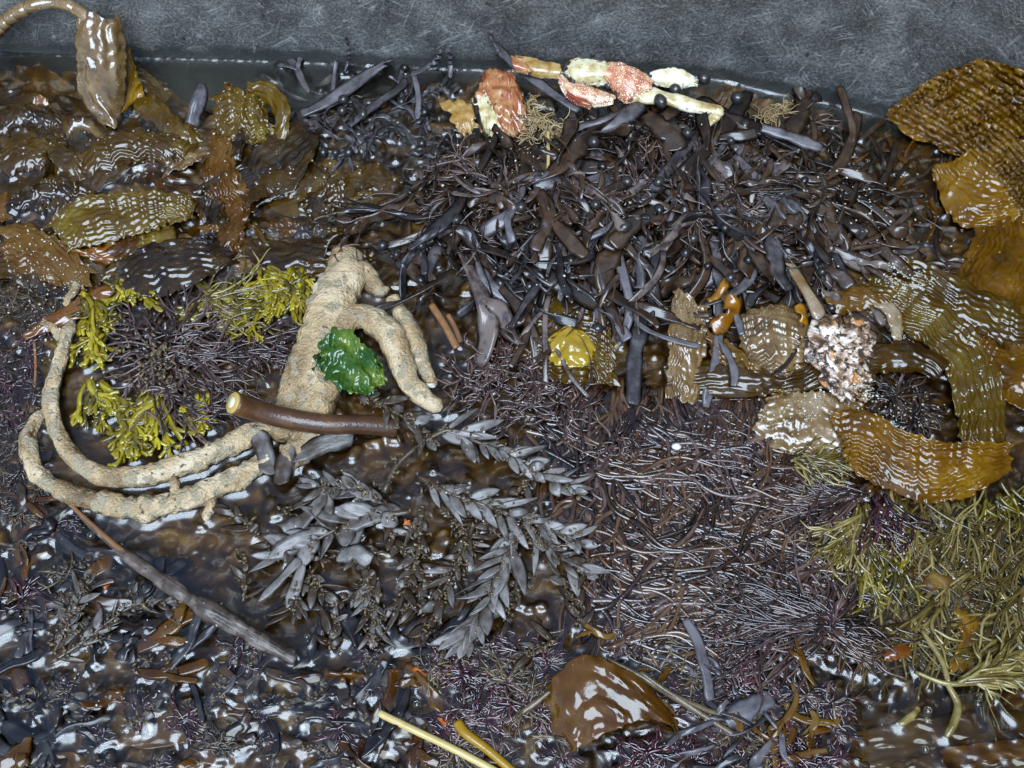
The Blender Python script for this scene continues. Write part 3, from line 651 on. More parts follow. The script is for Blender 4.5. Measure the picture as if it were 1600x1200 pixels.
def fold(cx, cy, ang, L, W_, h, mat, lab, seed, tone=0.35, ridge=1.0):
    ca, sa = math.cos(ang), math.sin(ang); rows = []
    for i_, f in enumerate((-0.5, -0.32, -0.1, 0.12, 0.34, 0.5)):
        x, y = cx+ca*L*f-sa*12*math.sin(f*5+seed), cy+sa*L*f+ca*12*math.sin(f*5+seed); hw = W_*0.5*(0.7 if abs(f) > .45 else 1.0)
        up = (1-(2*f)**2)*h
        rows.append((x+sa*hw, y-ca*hw*.85, up+1.5*math.sin(i_*2.3+seed), x-sa*hw, y+ca*hw*.85, up*0.35-1))
    kelp(rows, mat, lab, nl=110, nw=50, ridge=ridge, per=(40, 3.2), ruf=2.2, bulge=h*.45, seed=seed, tone=tone, lump=1.0)
fold(62, 252, .1, 150, 62, 9, 'kelp_olive', 'folded olive kelp blade at the left edge above the ridged one', 61, .35, .4)
fold(215, 238, -.25, 180, 60, 11, 'kelp_olive', 'folded glossy olive kelp blade right above the ridged blade', 62, .45, .8)
fold(262, 190, .35, 120, 46, 8, 'kelp_olive', 'folded olive blade end near the dark water by the wall', 63, .5, .3)
fold(355, 268, 1.25, 130, 58, 9, 'kelp_brown', 'upright folded brown kelp blade right of the ridged one', 64, .5, .9)
fold(440, 280, .2, 150, 62, 7, 'kelp_olive', 'folded olive blade below the curled blade', 65, .3, .3)
fold(545, 296, -.1, 140, 56, 6, 'kelp_olive', 'folded olive blade touching the left foot of the pile', 66, .4, .5)
fold(70, 310, -.1, 150, 44, 8, 'kelp_olive', 'folded brownish blade tucked under the left end of the ridged one', 67, .2, .8)
fold(40, 190, -.3, 120, 46, 8, 'kelp_olive', 'folded dark olive blade at the left edge below the stipe', 68, .2, .3)
fold(362, 345, 1.45, 110, 50, 8, 'kelp_brown', 'dark ridged blade standing behind the yellow green tufts', 69, .35, 1.1)
# folded blade at the far left with its arching stipe
kelp([(121, 18, 62, 186, 28, 60), (118, 62, 52, 196, 62, 48), (120, 110, 34, 198, 104, 32), (124, 145, 18, 196, 140, 17), (140, 178, 5, 192, 168, 5), (162, 200, 0, 184, 196, 0)], 'kelp_pale',
     'pale silvery folded kelp blade hanging over the tub wall at the far left', nl=100, nw=50, ridge=0.8, per=(40, 6), ruf=0.8, teeth=0.8, bulge=7, lump=0.7, seed=33, tone=0.3)
kelp([(190, 92, 24, 204, 78, 24), (198, 130, 14, 216, 118, 12), (180, 180, 3, 228, 152, 2)], 'kelp_amber',
     'amber inner fold beside the pale hanging blade at the far left', nl=50, nw=26, ridge=0.2, ruf=1.5, seed=34, tone=0.6)
kelp([(205, 96, 2, 240, 120, -5), (222, 140, 0, 262, 140, -7), (232, 170, -2, 250, 178, -8)], 'kelp_olive',
     'ragged olive kelp scrap in the dark water near the wall at left', nl=50, nw=26, ridge=0.2, ruf=2, teeth=6, seed=35, tone=0.7)
mb = MB(); c = spline([(-40, 90, 20), (-5, 48, 34), (30, 18, 50), (70, 4, 60), (105, 8, 64), (132, 24, 62), (150, 40, 58)], 60); c[:, 2] = clear_wall(c[:, 0], c[:, 1], c[:, 2])
sweep(mb, P(c[:, 0], c[:, 1], c[:, 2]), np.linspace(0.0085, 0.005, 60), np.linspace(0.007, 0.004, 60), k=14, tone=0.45)
thing('kelp_stipe', mb, 'kelp_pale', 'thick pinkish brown kelp stipe arching over the tub wall at far left', 'kelp')
kelp([(388, 126, 14, 380, 150, 6), (425, 128, 16, 414, 160, 8), (452, 165, 14, 430, 188, 8), (450, 222, 2, 424, 226, -2)], 'kelp_olive',
     'curled olive kelp blade rising from the dark water near the wall', nl=70, nw=30, ridge=0.4, ruf=1, bulge=3, seed=36, tone=0.75)
kelp([(334, 150, 8, 338, 220, 2), (365, 140, 15, 372, 228, 4), (400, 150, 14, 405, 226, 3), (420, 176, 7, 418, 222, 0)], 'kelp_olive',
     'silvery lumpy olive kelp clump beside the curled blade', nl=60, nw=40, ridge=1.0, per=(9, 3), ruf=2, bulge=4, lump=3, seed=37, tone=0.7)
mb = MB(); strap(mb, [(315, 130, 14), (312, 155, 12), (304, 180, 6), (298, 215, -2)], 26, 0.6, 0.4, tone=0.7)
thing('kelp_scrap', mb, 'wrack_blue', 'upright bluish grey kelp scrap in the dark water near the wall', 'kelp')
kelp([(352, 128, 17, 340, 160, 12), (362, 132, 16, 352, 164, 10), (364, 150, 12, 350, 172, 8)], 'kelp_orange',
     'tiny reddish brown curled cup of kelp above the lumpy clump', nl=30, nw=16, ridge=0.2, ruf=1, bulge=-5, seed=38, tone=0.15)
kelp([(382, 232, 1, 385, 290, -3), (450, 245, 2, 450, 338, 1.5), (520, 250, 1, 530, 330, 1.5), (575, 255, 0, 600, 348, 1.2), (630, 270, -2, 625, 330, -1)], 'kelp_olive',
     'wide flat olive kelp blade just under the water left of the wrack pile', nl=100, nw=50, ridge=0.3, ruf=1.0, bulge=1.5, lump=2.0, seed=39, tone=0.6)
kelp([(36, 520, 4, 40, 532, 3), (85, 488, 6, 100, 508, 4), (130, 460, 6, 150, 480, 4), (205, 428, 5, 212, 432, 4)], 'kelp_orange',
     'long pointed orange brown blade lying across the left edge', nl=70, nw=16, ridge=0.4, per=(12, 3), ruf=0.8, bulge=1, seed=40, tone=0.18)
kelp([(54, 152, 7, 50, 172, 0), (64, 148, 9, 66, 172, 1), (76, 156, 6, 76, 174, 0)], 'kelp_orange', 'small orange rounded kelp tip standing in the water at far left', nl=30, nw=14, ridge=0, ruf=0.4, seed=41, tone=0.2)
kelp([(1310, 1150, -9, 1320, 1215, -9), (1450, 1120, -8, 1460, 1215, -9), (1600, 1110, -7, 1640, 1190, -8)], 'kelp_olive',
     'dim olive kelp blade sunk in the murky water at the near right corner', nl=60, nw=30, ridge=0.3, ruf=1, seed=43, tone=0.45)
kelp([(120, 1120, -6, 140, 1170, -6), (250, 1105, -4, 270, 1165, -5), (380, 1085, -3, 400, 1130, -4), (470, 1080, -5, 480, 1110, -6)], 'kelp_brown',
     'sunken brown kelp blade under the water at the near left', nl=60, nw=24, ridge=0.3, ruf=1, seed=44, tone=0.8)
kelp([(0, 1170, -4, 0, 1215, -4), (100, 1175, -3, 100, 1225, -4), (200, 1190, -4, 200, 1230, -5)], 'kelp_brown', 'sunken brown kelp end in the near left corner', nl=50, nw=24, ridge=0.2, ruf=1, seed=45, tone=0.85)
kelp([(1465, 1170, 0.5, 1480, 1205, 0), (1540, 1160, 1, 1540, 1190, 0), (1640, 1150, 1, 1640, 1180, 0)], 'kelp_amber', 'narrow amber kelp edge just breaking the water in the near right corner', nl=60, nw=18, ridge=0.3, ruf=1, seed=46, tone=0.2)
kelp([(1490, 950, 2, 1530, 960, 2), (1500, 1000, 3, 1520, 1010, 3), (1480, 1050, 2, 1530, 1050, 1)], 'kelp_amber', 'soft golden kelp scrap among the olive strands', nl=40, nw=20, ridge=0.1, ruf=1.5, seed=47, tone=0.6)
kelp([(1375, 1020, 3, 1385, 1035, 3), (1400, 1005, 5, 1410, 1030, 4), (1424, 1008, 3, 1424, 1026, 3)], 'kelp_orange', 'small brown orange curled scrap beside the dark spidery tuft', nl=30, nw=14, ridge=0.1, ruf=1, bulge=2, seed=48, tone=0.15)

# finger sponge
sp = empty('finger_sponge', P(470, 600, 0)); tag(sp, 'tan knobbly finger sponge with a broad stump and long looping branches', 'sponge')
def lump_tube(pts, w0, w1, parent, name='branch', mat='sponge', n=110, k=22, amp=0.28, flat=0.7, tone=0.5, seed=1, prof=None):
    c = spline(pts, n); c[:, 0] += 5*(vnoise(np.linspace(0, 14, n), np.zeros(n), seed)-.5); C = P(c[:, 0], c[:, 1], c[:, 2]); s = np.linspace(0, 1, n)
    W = 0.77*(w0+(w1-w0)*s if prof is None else np.interp(s, np.linspace(0, 1, len(prof)), prof))*PX*0.5
    W = W*np.sqrt(np.clip(np.minimum(s, 1-s)*40, 0.12, 1))
    mb = MB(); V = sweep(mb, C[None], W[None], W[None]*flat, k=k, tone=tone)
    V = V[0]; th = np.linspace(0, 2*math.pi, k, endpoint=False)[None, :]
    L = np.linspace(0, 1, n)[:, None]*np.linalg.norm(np.diff(C, axis=0), axis=1).sum()
    f = amp*(vnoise(L/0.011+seed*7+0*th, 2.0*np.cos(th)+0.8*np.sin(th)+9+0*L, seed)-0.5)*2 + amp*0.9*(vnoise(L/0.0045+0*th, 3*np.cos(th)+3*np.sin(2*th)*0.5+20+0*L, seed+1)-0.5)*2
    V = V+(V-C[:, None, :])*f[..., None]
    mb.v[0] = V.reshape(-1, 3)
    t = 0.5+0.5*(vnoise(L/0.02+0*th, th+0*L, seed+5)-0.5); mb.t[0] = t.ravel()
    return build(name, mb, M[mat], parent)
lump_tube([(545, 388, 7), (540, 420, 8), (524, 470, 9), (500, 530, 9), (474, 590, 8), (452, 640, 6), (436, 690, 3)], 60, 60, sp, 'stump', amp=0.12, prof=[62, 92, 108, 96, 86, 76, 66, 54], seed=2)
lump_tube([(560, 420, 6), (590, 452, 5), (604, 452, 2)], 60, 26, sp, 'knob', n=40, amp=0.12, seed=3)
lump_tube([(500, 560, 9), (528, 512, 12), (568, 494, 13), (604, 520, 12), (626, 565, 10), (650, 612, 6), (690, 640, 2)], 50, 60, sp, amp=0.12, prof=[54, 58, 60, 58, 54, 48, 42, 30], seed=4)
lump_tube([(612, 462, 3), (634, 500, 4), (652, 546, 4), (668, 585, 2), (678, 606, -2)], 34, 34, sp, amp=0.10, prof=[26, 36, 40, 38, 30, 18], seed=5)
lump_tube([(505, 560, 8), (505, 600, 9), (492, 640, 8), (470, 700, 5), (440, 716, 5)], 90, 50, sp, amp=0.22, seed=6)
lump_tube([(112, 500, 6), (98, 545, 7), (82, 600, 8), (80, 648, 8), (104, 698, 8), (142, 734, 7), (190, 746, 7), (250, 738, 7), (312, 716, 8), (366, 692, 8), (412, 668, 6), (450, 650, 4)], 34, 46, sp, amp=0.17, prof=[30, 30, 31, 32, 34, 38, 42, 46, 48, 46, 44], seed=7, n=200)
lump_tube([(66, 640, 2), (46, 684, 4), (52, 732, 5), (90, 762, 6), (150, 784, 6), (210, 794, 6), (280, 784, 7), (340, 762, 7), (388, 738, 6), (425, 706, 5)], 30, 46, sp, amp=0.22, prof=[28, 34, 34, 38, 46, 50, 50, 46, 42, 40], seed=8, n=200)
lump_tube([(120, 441, 7), (110, 462, 7), (100, 478, 5)], 16, 13, sp, 'branch', n=40, amp=0.2, seed=9)
lump_tube([(66, 502, 5), (82, 512, 6), (96, 530, 4)], 15, 16, sp, 'branch', n=40, amp=0.2, seed=10)
lump_tube([(330, 770, 5), (328, 795, 3), (318, 812, 2)], 26, 16, sp, 'knob', n=36, amp=0.15, seed=11)
lump_tube([(270, 770, 10), (275, 756, 11), (268, 748, 11)], 20, 14, sp, 'knob', n=36, amp=0.15, seed=12)

# sea lettuce
mb = MB()
blade(mb, [(503, 535, 26, 490, 572, 25), (522, 512, 32, 514, 596, 26), (546, 516, 33, 546, 614, 27), (574, 543, 31, 576, 612, 26), (599, 574, 27, 600, 602, 25)], nl=110, nw=100, ridge=2.6, per=(26, 8), ruf=1.6, rufn=3, teeth=2.5, th=0.3, lump=2.5, tone=0.45, seed=50)
thing('sea_lettuce', mb, 'lettuce', 'bright green crumpled sea lettuce leaf lying on the tan sponge', 'sea lettuce')

# cut stalk
c = spline([(366, 630, 42), (400, 641, 29), (450, 654, 20), (510, 663, 17), (560, 663, 13), (620, 668, 6)], 60); C = P(c[:, 0], c[:, 1], c[:, 2])
s = np.linspace(0, 1, 60); mb = MB(); sweep(mb, C, 0.0084*(1-0.12*s)*(1+.06*(vnoise(s*6, 0*s, 4)-.5)), 0.0083*(1-0.12*s), k=20, tone=0.5+0.3*(vnoise(s*4, 0*s, 2)-.5)[None])
st = thing('cut_stalk', mb, 'stalk', 'smooth brown kelp stalk with a pale yellow cut end beside the sea lettuce', 'stalk')
d = unit(C[0]-C[1]); mb = MB(); sweep(mb, np.stack([C[0]+d*0.0001, C[0]+d*0.0016, C[0]+d*0.0022]), np.array([0.0085, 0.0082, 0.0074]), np.array([0.0084, 0.0081, 0.0073]), k=20, tone=0.25)
cf = build('cut_face', mb, M['cut'], st)
mb = MB(); sweep(mb, np.stack([C[0]+d*0.0021, C[0]+d*0.0028]), np.array([0.0046, 0.0042]), np.array([0.0046, 0.0042]), k=16, tone=1.0); build('pith', mb, M['cut'], cf)

# sticks and stems
c = spline([(98, 778, 5), (140, 818, 6), (185, 858, 7), (240, 898, 8), (300, 938, 8), (350, 968, 6), (405, 1000, 4), (462, 1032, 1)], 90); s = np.linspace(0, 1, 90)
wd = np.interp(s, [0, .15, .35, .55, .62, .7, 1], [8, 10, 16, 24, 27, 25, 18])*PX*.5*(1+.5*(vnoise(s*14, 0*s, 3)-.5)+.3*(vnoise(s*40, 0*s, 5)-.5))
mb = MB(); sweep(mb, P(c[:, 0], c[:, 1], c[:, 2]), wd, wd*0.7, k=12, tone=0.35+0.3*vnoise(s*6, 0*s, 8)[None])
sk = thing('driftwood_stick', mb, 'wood', 'long weathered grey stick angled below the looping sponge branches', 'stick')
mb = MB(); c2 = c[:34]+np.array([1, -1, 0.5]); sweep(mb, P(c2[:, 0], c2[:, 1], c2[:, 2]), np.linspace(4.0, 9, 34)*PX*.6, np.linspace(4, 8, 34)*PX*.6, k=9, tone=0.5); build('bark', mb, M['bark'], sk)
mb = MB(); strap(mb, [(314, 945, 6), (304, 975, 5), (292, 1008, 3), (265, 1040, 1), (246, 1068, 0)], 24, 1.0, 0.3, tone=0.45); strap(mb, [(340, 975, 5), (310, 1000, 4), (280, 1022, 2)], 16, 0.9, 0.3, tone=0.4)
thing('forked_strap', mb, 'wrack_blue', 'grey forked strap hanging from the weathered stick into the pool', 'wrack')
mb = MB(); c = spline([(592, 1114, 5), (650, 1142, 6), (700, 1166, 6), (765, 1200, 6), (800, 1222, 6)], 50); sweep(mb, P(c[:, 0], c[:, 1], c[:, 2]), 10.5*PX*.5, 9*PX*.5, k=10, tone=0.5)
thing('straw', mb, 'straw', 'pale straw stem poking in at the near edge', 'straw')
mb = MB(); c = spline([(714, 1128, 5), (728, 1146, 6), (760, 1170, 6), (800, 1204, 6), (830, 1230, 6)], 40); sweep(mb, P(c[:, 0], c[:, 1], c[:, 2]), np.linspace(14, 11, 40)*PX*.5, np.linspace(9, 10, 40)*PX*.5, k=10, tone=0.5)
thing('yellow_stem', mb, 'twig_yellow', 'yellow brown broken stem right beside the pale straw', 'stem')
for (x, y, a, L, wd_, lab) in ((655, 1052, 0.7, 30, 17, 'bright orange fragment near the middle of the near pool'), (640, 818, 0.3, 24, 15, 'dull orange fragment among the grey leaves'), (164, 912, 1.2, 20, 12, 'small orange fragment left of the weathered stick'),
                               (690, 1128, 0.4, 22, 14, 'dark orange scrap beside the broken yellow stem'), (1014, 348, 0.3, 22, 8, 'tiny orange sliver in the wrack pile')):
    L *= .75; wd_ *= .6
    mb = MB(); blade(mb, [(x-math.cos(a)*L/2+math.sin(a)*wd_/2, y-math.sin(a)*L/2-wd_/2, 5 if y > 400 else 34, x-math.cos(a)*L/2-math.sin(a)*wd_/2, y-math.sin(a)*L/2+wd_/2, 3 if y > 400 else 33),
                          (x+math.cos(a)*L/2+math.sin(a)*wd_/2, y+math.sin(a)*L/2-wd_/2, 3 if y > 400 else 33, x+math.cos(a)*L/2-math.sin(a)*wd_/2, y+math.sin(a)*L/2+wd_/2, 4 if y > 400 else 32)], nl=26, nw=16, ridge=0, ruf=0.6, rufn=2, teeth=3, lump=2, th=1.0, seed=int(x), tone=0.5)
    thing('orange_fragment', mb, 'chip', lab, 'fragment')
for k_, (a, b, wd_, lab) in enumerate(((( 674, 476, 5), (714, 544, 2), 13, 'longer red brown splinter beside the right sponge branch'), ((700, 492, 2), (720, 535, 0), 9, 'shorter red brown splinter beside the right sponge branch'))):
    mb = MB(); c = spline([a, ((a[0]+b[0])/2+2, (a[1]+b[1])/2, (a[2]+b[2])/2), b], 24); sweep(mb, P(c[:, 0], c[:, 1], c[:, 2]), wd_*PX*.5, wd_*PX*.35, k=7, tone=0.55)
    thing('wood_splinter', mb, 'bark', lab, 'splinter')
mb = MB(); c = spline([(856, 205, 34), (857, 235, 36), (856, 270, 36)], 20); sweep(mb, P(c[:, 0], c[:, 1], c[:, 2]), 6*PX*.5, 5*PX*.5, k=7, tone=0.4)
thing('twig', mb, 'straw', 'thin upright tan twig below the pale fibre bundle', 'twig')
mb = MB(); c = spline([(905, 572, 12), (940, 556, 11), (966, 538, 11)], 20); sweep(mb, P(c[:, 0], c[:, 1], c[:, 2]), 5*PX*.5, 5*PX*.5, k=7, tone=0.35)
thing('twig', mb, 'straw', 'thin tan twig at the edge of the yellow kelp patch', 'twig')
mb = MB(); c = spline([(54, 535, 2), (56, 570, 3), (54, 610, 1)], 20); sweep(mb, P(c[:, 0], c[:, 1], c[:, 2]), 5*PX*.5, 5*PX*.5, k=7, tone=0.5)
thing('twig', mb, 'bark', 'thin brown twig left of the sponge loop', 'twig')

# encrusted stone
mb = MB(); blob(mb, P(1302, 538, 22), 0.022, 0.022, 0.013, 0.28, 4.5, 90, 60, 0.2, 0.5, 5); blob(mb, P(1320, 585, 17), 0.017, 0.023, 0.012, 0.28, 4.5, 80, 50, 0.5, 0.5, 6); blob(mb, P(1338, 528, 21), 0.012, 0.020, 0.011, 0.28, 4.5, 60, 40, 0.2, 0.42, 7)
thing('encrusted_stone', mb, 'stone', 'pale pink and white encrusted stone resting on the brown kelp', 'stone')
mb = MB(); blob(mb, P(1606, 82, 48), 0.016, 0.02, 0.014, 0.2, 2.5, 40, 26, 0.2, 0.5, 9)
thing('encrusted_shell', mb, 'crab_pink', 'pinkish crusted lump sitting at the top of the leaning amber kelp', 'shell')
mb = MB(); blob(mb, P(1057, 698, 9), 0.0035, 0.0028, 0.002, 0.15, 2, 16, 10, 0, 0.9, 3)
thing('white_pebble', mb, 'sand', 'single white pebble on the fine brown strands', 'pebble')

# crab remains against the wall
mb = MB(); blade(mb, [(748, 118, 30, 752, 206, 20), (768, 108, 36, 776, 216, 22), (800, 112, 36, 815, 212, 24), (812, 140, 32, 828, 200, 24)], nl=60, nw=60, ridge=0.9, per=(30, 9), ruf=1.0, bulge=7, lump=2, th=1.4, seed=60, tone=0.4)
cr = thing('crab_carapace', mb, 'crab_red', 'wet orange red crab shell piece standing on the wrack by the wall', 'crab shell')
mb = MB(); blade(mb, [(744, 150, 31, 752, 206, 22), (756, 142, 35, 772, 216, 25), (762, 150, 36, 790, 214, 27)], nl=40, nw=30, ridge=0.3, ruf=0.8, bulge=4, th=1.2, seed=61, tone=0.5); build('shell_rim', mb, M['crab_cream'], cr)
mb = MB(); blade(mb, [(693, 160, 22, 722, 212, 18), (715, 156, 25, 735, 208, 20), (742, 164, 25, 742, 200, 20)], nl=40, nw=30, ridge=0.5, per=(10, 4), ruf=1, bulge=3, th=1.3, seed=62, tone=0.55)
thing('shell_fragment', mb, 'crab_amber', 'amber shell fragment left of the orange red crab shell', 'crab shell')
def leg(pts, ws, mat, label, flat=0.6, seed=1, name='crab_leg_shell', amp=0.2):
    c = spline(pts, 50); C = P(c[:, 0], c[:, 1], c[:, 2]); s = np.linspace(0, 1, 50)
    W = np.interp(s, np.linspace(0, 1, len(ws)), ws)*PX*.5*np.sqrt(np.clip(np.minimum(s, 1-s)*30, 0.25, 1)); k = 16
    mb = MB(); V = sweep(mb, C[None], W[None], W[None]*flat, k=k, tone=0.5)[0]
    th = np.linspace(0, 2*math.pi, k, endpoint=False)[None]; L = s[:, None]*10
    V = V+(V-C[:, None])*(amp*(vnoise(L*1.3+seed*5, 3*np.cos(th)+3*np.sin(th)+11+0*L, seed)-.5)*2)[..., None]
    mb.v[0] = V.reshape(-1, 3); mb.t[0] = (0.5+0.8*(vnoise(L*0.6+0*th, th*0.6+0*L, seed+2)-.5)).ravel()
    return thing(name, mb, mat, label, 'crab leg')
def shard(rows, mat, label, seed, tone=.5, bulge=4, lump=2.2, **k_):
    mb = MB(); blade(mb, rows, nl=60, nw=36, ridge=0, ruf=0.3, rufn=1, bulge=bulge, lump=lump*0.45, th=1.5, teeth=0.7, seed=seed, tone=tone); return thing('crab_shell_piece', mb, mat, label, 'crab shell')
shard([(803, 86, 42, 808, 108, 38), (840, 92, 43, 836, 120, 37), (878, 100, 42, 874, 124, 36)], 'crab_amber', 'serrated orange edged crab shell piece nearest the orange red shell', 71, .7)
shard([(800, 88, 44, 804, 112, 40), (814, 90, 44, 822, 116, 40), (826, 100, 42, 828, 116, 40)], 'crab_red', 'small orange red tip of crab shell beside the dark crossing strap', 72, .5)
shard([(884, 100, 40, 886, 116, 36), (905, 90, 45, 898, 132, 35), (945, 96, 46, 930, 136, 34), (975, 106, 42, 962, 130, 36)], 'crab_cream', 'broad translucent cream crab shell piece lying along the wall', 73, .6, 7)
shard([(870, 110, 36, 876, 132, 33), (895, 128, 38, 890, 156, 32), (930, 138, 38, 926, 168, 31), (962, 150, 36, 956, 164, 32)], 'crab_pink', 'pinkish split crab leg lying below the broad cream piece', 74, .55, 6)
shard([(888, 140, 37, 884, 152, 34), (905, 146, 38, 905, 166, 34), (926, 158, 36, 922, 170, 34)], 'crab_red', 'raw reddish crab flesh under the pinkish split leg', 75, .1, 4, 3)
shard([(942, 98, 44, 950, 130, 36), (968, 98, 47, 966, 156, 34), (1000, 108, 46, 985, 160, 34), (1022, 126, 40, 1008, 146, 36)], 'crab_pink', 'rough pink crab knuckle in the middle of the crab remains', 76, .45, 7, 3)
shard([(1018, 110, 42, 1016, 130, 36), (1050, 106, 44, 1048, 138, 35), (1078, 114, 42, 1072, 138, 35), (1092, 124, 38, 1088, 132, 36)], 'crab_cream', 'short whitish hollow crab leg pointing at the round bladder by the wall', 77, .75, 4)
leg([(972, 150, 35), (1000, 146, 36), (1040, 154, 36), (1085, 166, 35), (1120, 172, 33), (1124, 178, 32)], [30, 44, 32, 27, 25, 24], 'crab_cream', 'long pale cream crab leg whose end bends toward the viewer', seed=7)
leg([(1122, 172, 33), (1114, 186, 33), (1096, 198, 32)], [24, 17, 11], 'crab_cream', 'pale claw tip bent back from the long cream crab leg', seed=8)
mb = MB()
for k_ in range(14):
    tuft_mesh(mb, 850+U(-34, 34), 190+U(-26, 22), U(0, 6.28), 1.2, 34, 12, 1.1, 28, 33, curl=3.0, forks=0, wig=3, arch=4, k=4, tone=(0.2, 1))
thing('fibre_bundle', mb, 'fibre', 'pale straw coloured tangle of fibres right of the orange red crab shell', 'fibres')
mb = MB()
for k_ in range(7): tuft_mesh(mb, 1215+U(-26, 26), 178+U(-8, 8), U(0, 6.28), 1.2, 28, 7, 1.0, 18, 22, curl=3.0, forks=0, wig=3, arch=4, k=4, tone=(0.2, .8))
thing('fibre_bundle', mb, 'fibre', 'small tangle of tan fibres on the right end of the wrack pile', 'fibres')

# named wrack straps
for pts, wd_, mat, lab in (
    ([(470, 178, 4), (500, 165, 6), (540, 140, 8), (580, 112, 8), (612, 92, 9)], 24, 'wrack_blue', 'broad slate grey wrack strap slanting up to the wall left of the crab shell'),
    ([(545, 196, 5), (585, 164, 7), (625, 136, 8), (632, 122, 8)], 18, 'wrack_blue', 'shorter slate grey strap with yellowish edges below the broad slate one'),
    ([(646, 112, 9), (654, 150, 8), (652, 186, 5)], 13, 'wrack_blue', 'narrow slate strap hanging straight down from the wall'),
    ([(640, 118, 9), (668, 104, 11), (684, 92, 14), (690, 76, 20)], 14, 'wrack_blue', 'thin slate strap whose tip stands up against the wall'),
    ([(518, 160, 3), (522, 120, 8), (526, 92, 14)], 9, 'wrack_blue', 'thin dark strap upright at the wall beside a curled thread'),
    ([(539, 112, 8), (546, 84, 14), (540, 56, 22)], 6, 'wrack_blue', 'very thin curved dark thread on the wall'),
    ([(704, 122, 10), (704, 98, 16), (702, 78, 22)], 10, 'wrack_blue', 'short upright dark strap end at the wall left of the crab shell'),
    ([(765, 48, 32), (774, 68, 30), (795, 92, 32), (830, 120, 33), (870, 150, 33), (905, 172, 30)], 20, 'wrack_blue', 'dark bluish strap crossing the crab remains from the wall'),
    ([(880, 112, 42), (888, 98, 44), (896, 112, 43), (892, 136, 38)], 10, 'wrack', 'thin dark strap looped over the crab leg joints'),
    ([(966, 98, 42), (968, 118, 41), (962, 148, 39)], 7, 'wrack', 'thin dark strap hanging across the pink crab knuckle'),
    ([(878, 218, 34), (915, 204, 36), (960, 190, 38), (990, 172, 38), (998, 160, 36)], 30, 'wrack_blue', 'wide mauve grey wrack strap right under the crab legs'),
    ([(1012, 178, 34), (1030, 196, 36), (1050, 214, 36), (1052, 236, 34)], 44, 'wrack', 'broad forked brown wrack blade below the long cream crab leg'),
    ([(1150, 245, 34), (1190, 285, 32), (1240, 330, 28), (1290, 368, 22), (1312, 388, 18)], 26, 'wrack_blue', 'long slate wrack strap sloping down the right flank of the pile'),
    ([(1190, 200, 28), (1230, 212, 27), (1285, 232, 22)], 22, 'wrack_blue', 'slate strap lying near the wall on the right of the pile'),
    ([(1100, 250, 36), (1140, 300, 34), (1170, 345, 30), (1178, 380, 26)], 22, 'wrack', 'dark brown strap falling down the right half of the pile'),
    ([(950, 318, 38), (962, 350, 38), (985, 390, 34), (1018, 425, 28), (1026, 470, 20), (1024, 492, 16)], 17, 'wrack', 'long curving brown strap down the middle of the pile'),
    ([(962, 385, 32), (945, 420, 30), (950, 465, 22)], 40, 'wrack', 'wide cupped brown strap end at the middle front of the pile'),
    ([(1012, 480, 18), (1000, 520, 14), (992, 560, 11), (990, 632, 8)], 26, 'wrack_blue', 'slate blue strap hanging straight down in front of the pile'),
    ([(640, 350, 10), (690, 305, 14), (750, 285, 18), (805, 268, 22)], 18, 'wrack', 'long brown strap along the left shoulder of the pile'),
    ([(735, 345, 17), (730, 375, 16), (740, 410, 13), (752, 440, 9)], 30, 'wrack_blue', 'pale slate strap folded down the left front of the pile'),
    ([(690, 375, 10), (672, 410, 8), (655, 442, 5)], 26, 'wrack_blue', 'short slate strap end dipping into water beside the tan sponge'),
    ([(1220, 390, 18), (1270, 470, 20), (1282, 500, 18)], 24, 'kelp_pale', 'mauve strap coming down onto the encrusted stone'),
    ([(1290, 330, 12), (1345, 350, 10), (1410, 365, 6)], 20, 'wrack', 'brown strap lying out to the right of the pile')):
    mb = MB(); strap(mb, pts, wd_, 0.6, 0.25, 2, U(0.5, 0.8) if mat == 'wrack_blue' else U(0.4, 0.8), 40, (0.7, 0.6), wallfix=True); thing('wrack_strap', mb, mat, lab, 'wrack')
for x, y, z, r, e, lab in ((1100, 123, 34, 11.5, 1, 'round dark float bladder right at the wall end of the crab legs'), (1055, 139, 36, 10, 1.15, 'oval dark float bladder between the two cream crab legs'), (1032, 158, 40, 11, 1.3, 'large oval mauve float bladder lying across the long cream crab leg'),
                           (1152, 153, 26, 12, 1.05, 'round dark float bladder near the wall right of the crab legs'), (928, 222, 40, 11, 1.05, 'round dark float bladder below the wide mauve strap'), (1074, 208, 36, 9, 1.1, 'round float bladder under the bent claw tip'),
                           (1142, 220, 33, 7, 1, 'small round float bladder right of the bent claw tip'), (950, 133, 36, 9, 1.2, 'small grey float bladder between the pink crab legs')):
    mb = MB(); rr = r*PX; blob(mb, P(x, y, z), rr, rr*e, rr*0.95, 0.04, 2, 20, 14, 0.4, U(0.4, 0.9), int(x)); thing('float_bladder', mb, 'bladder', lab, 'bladder')

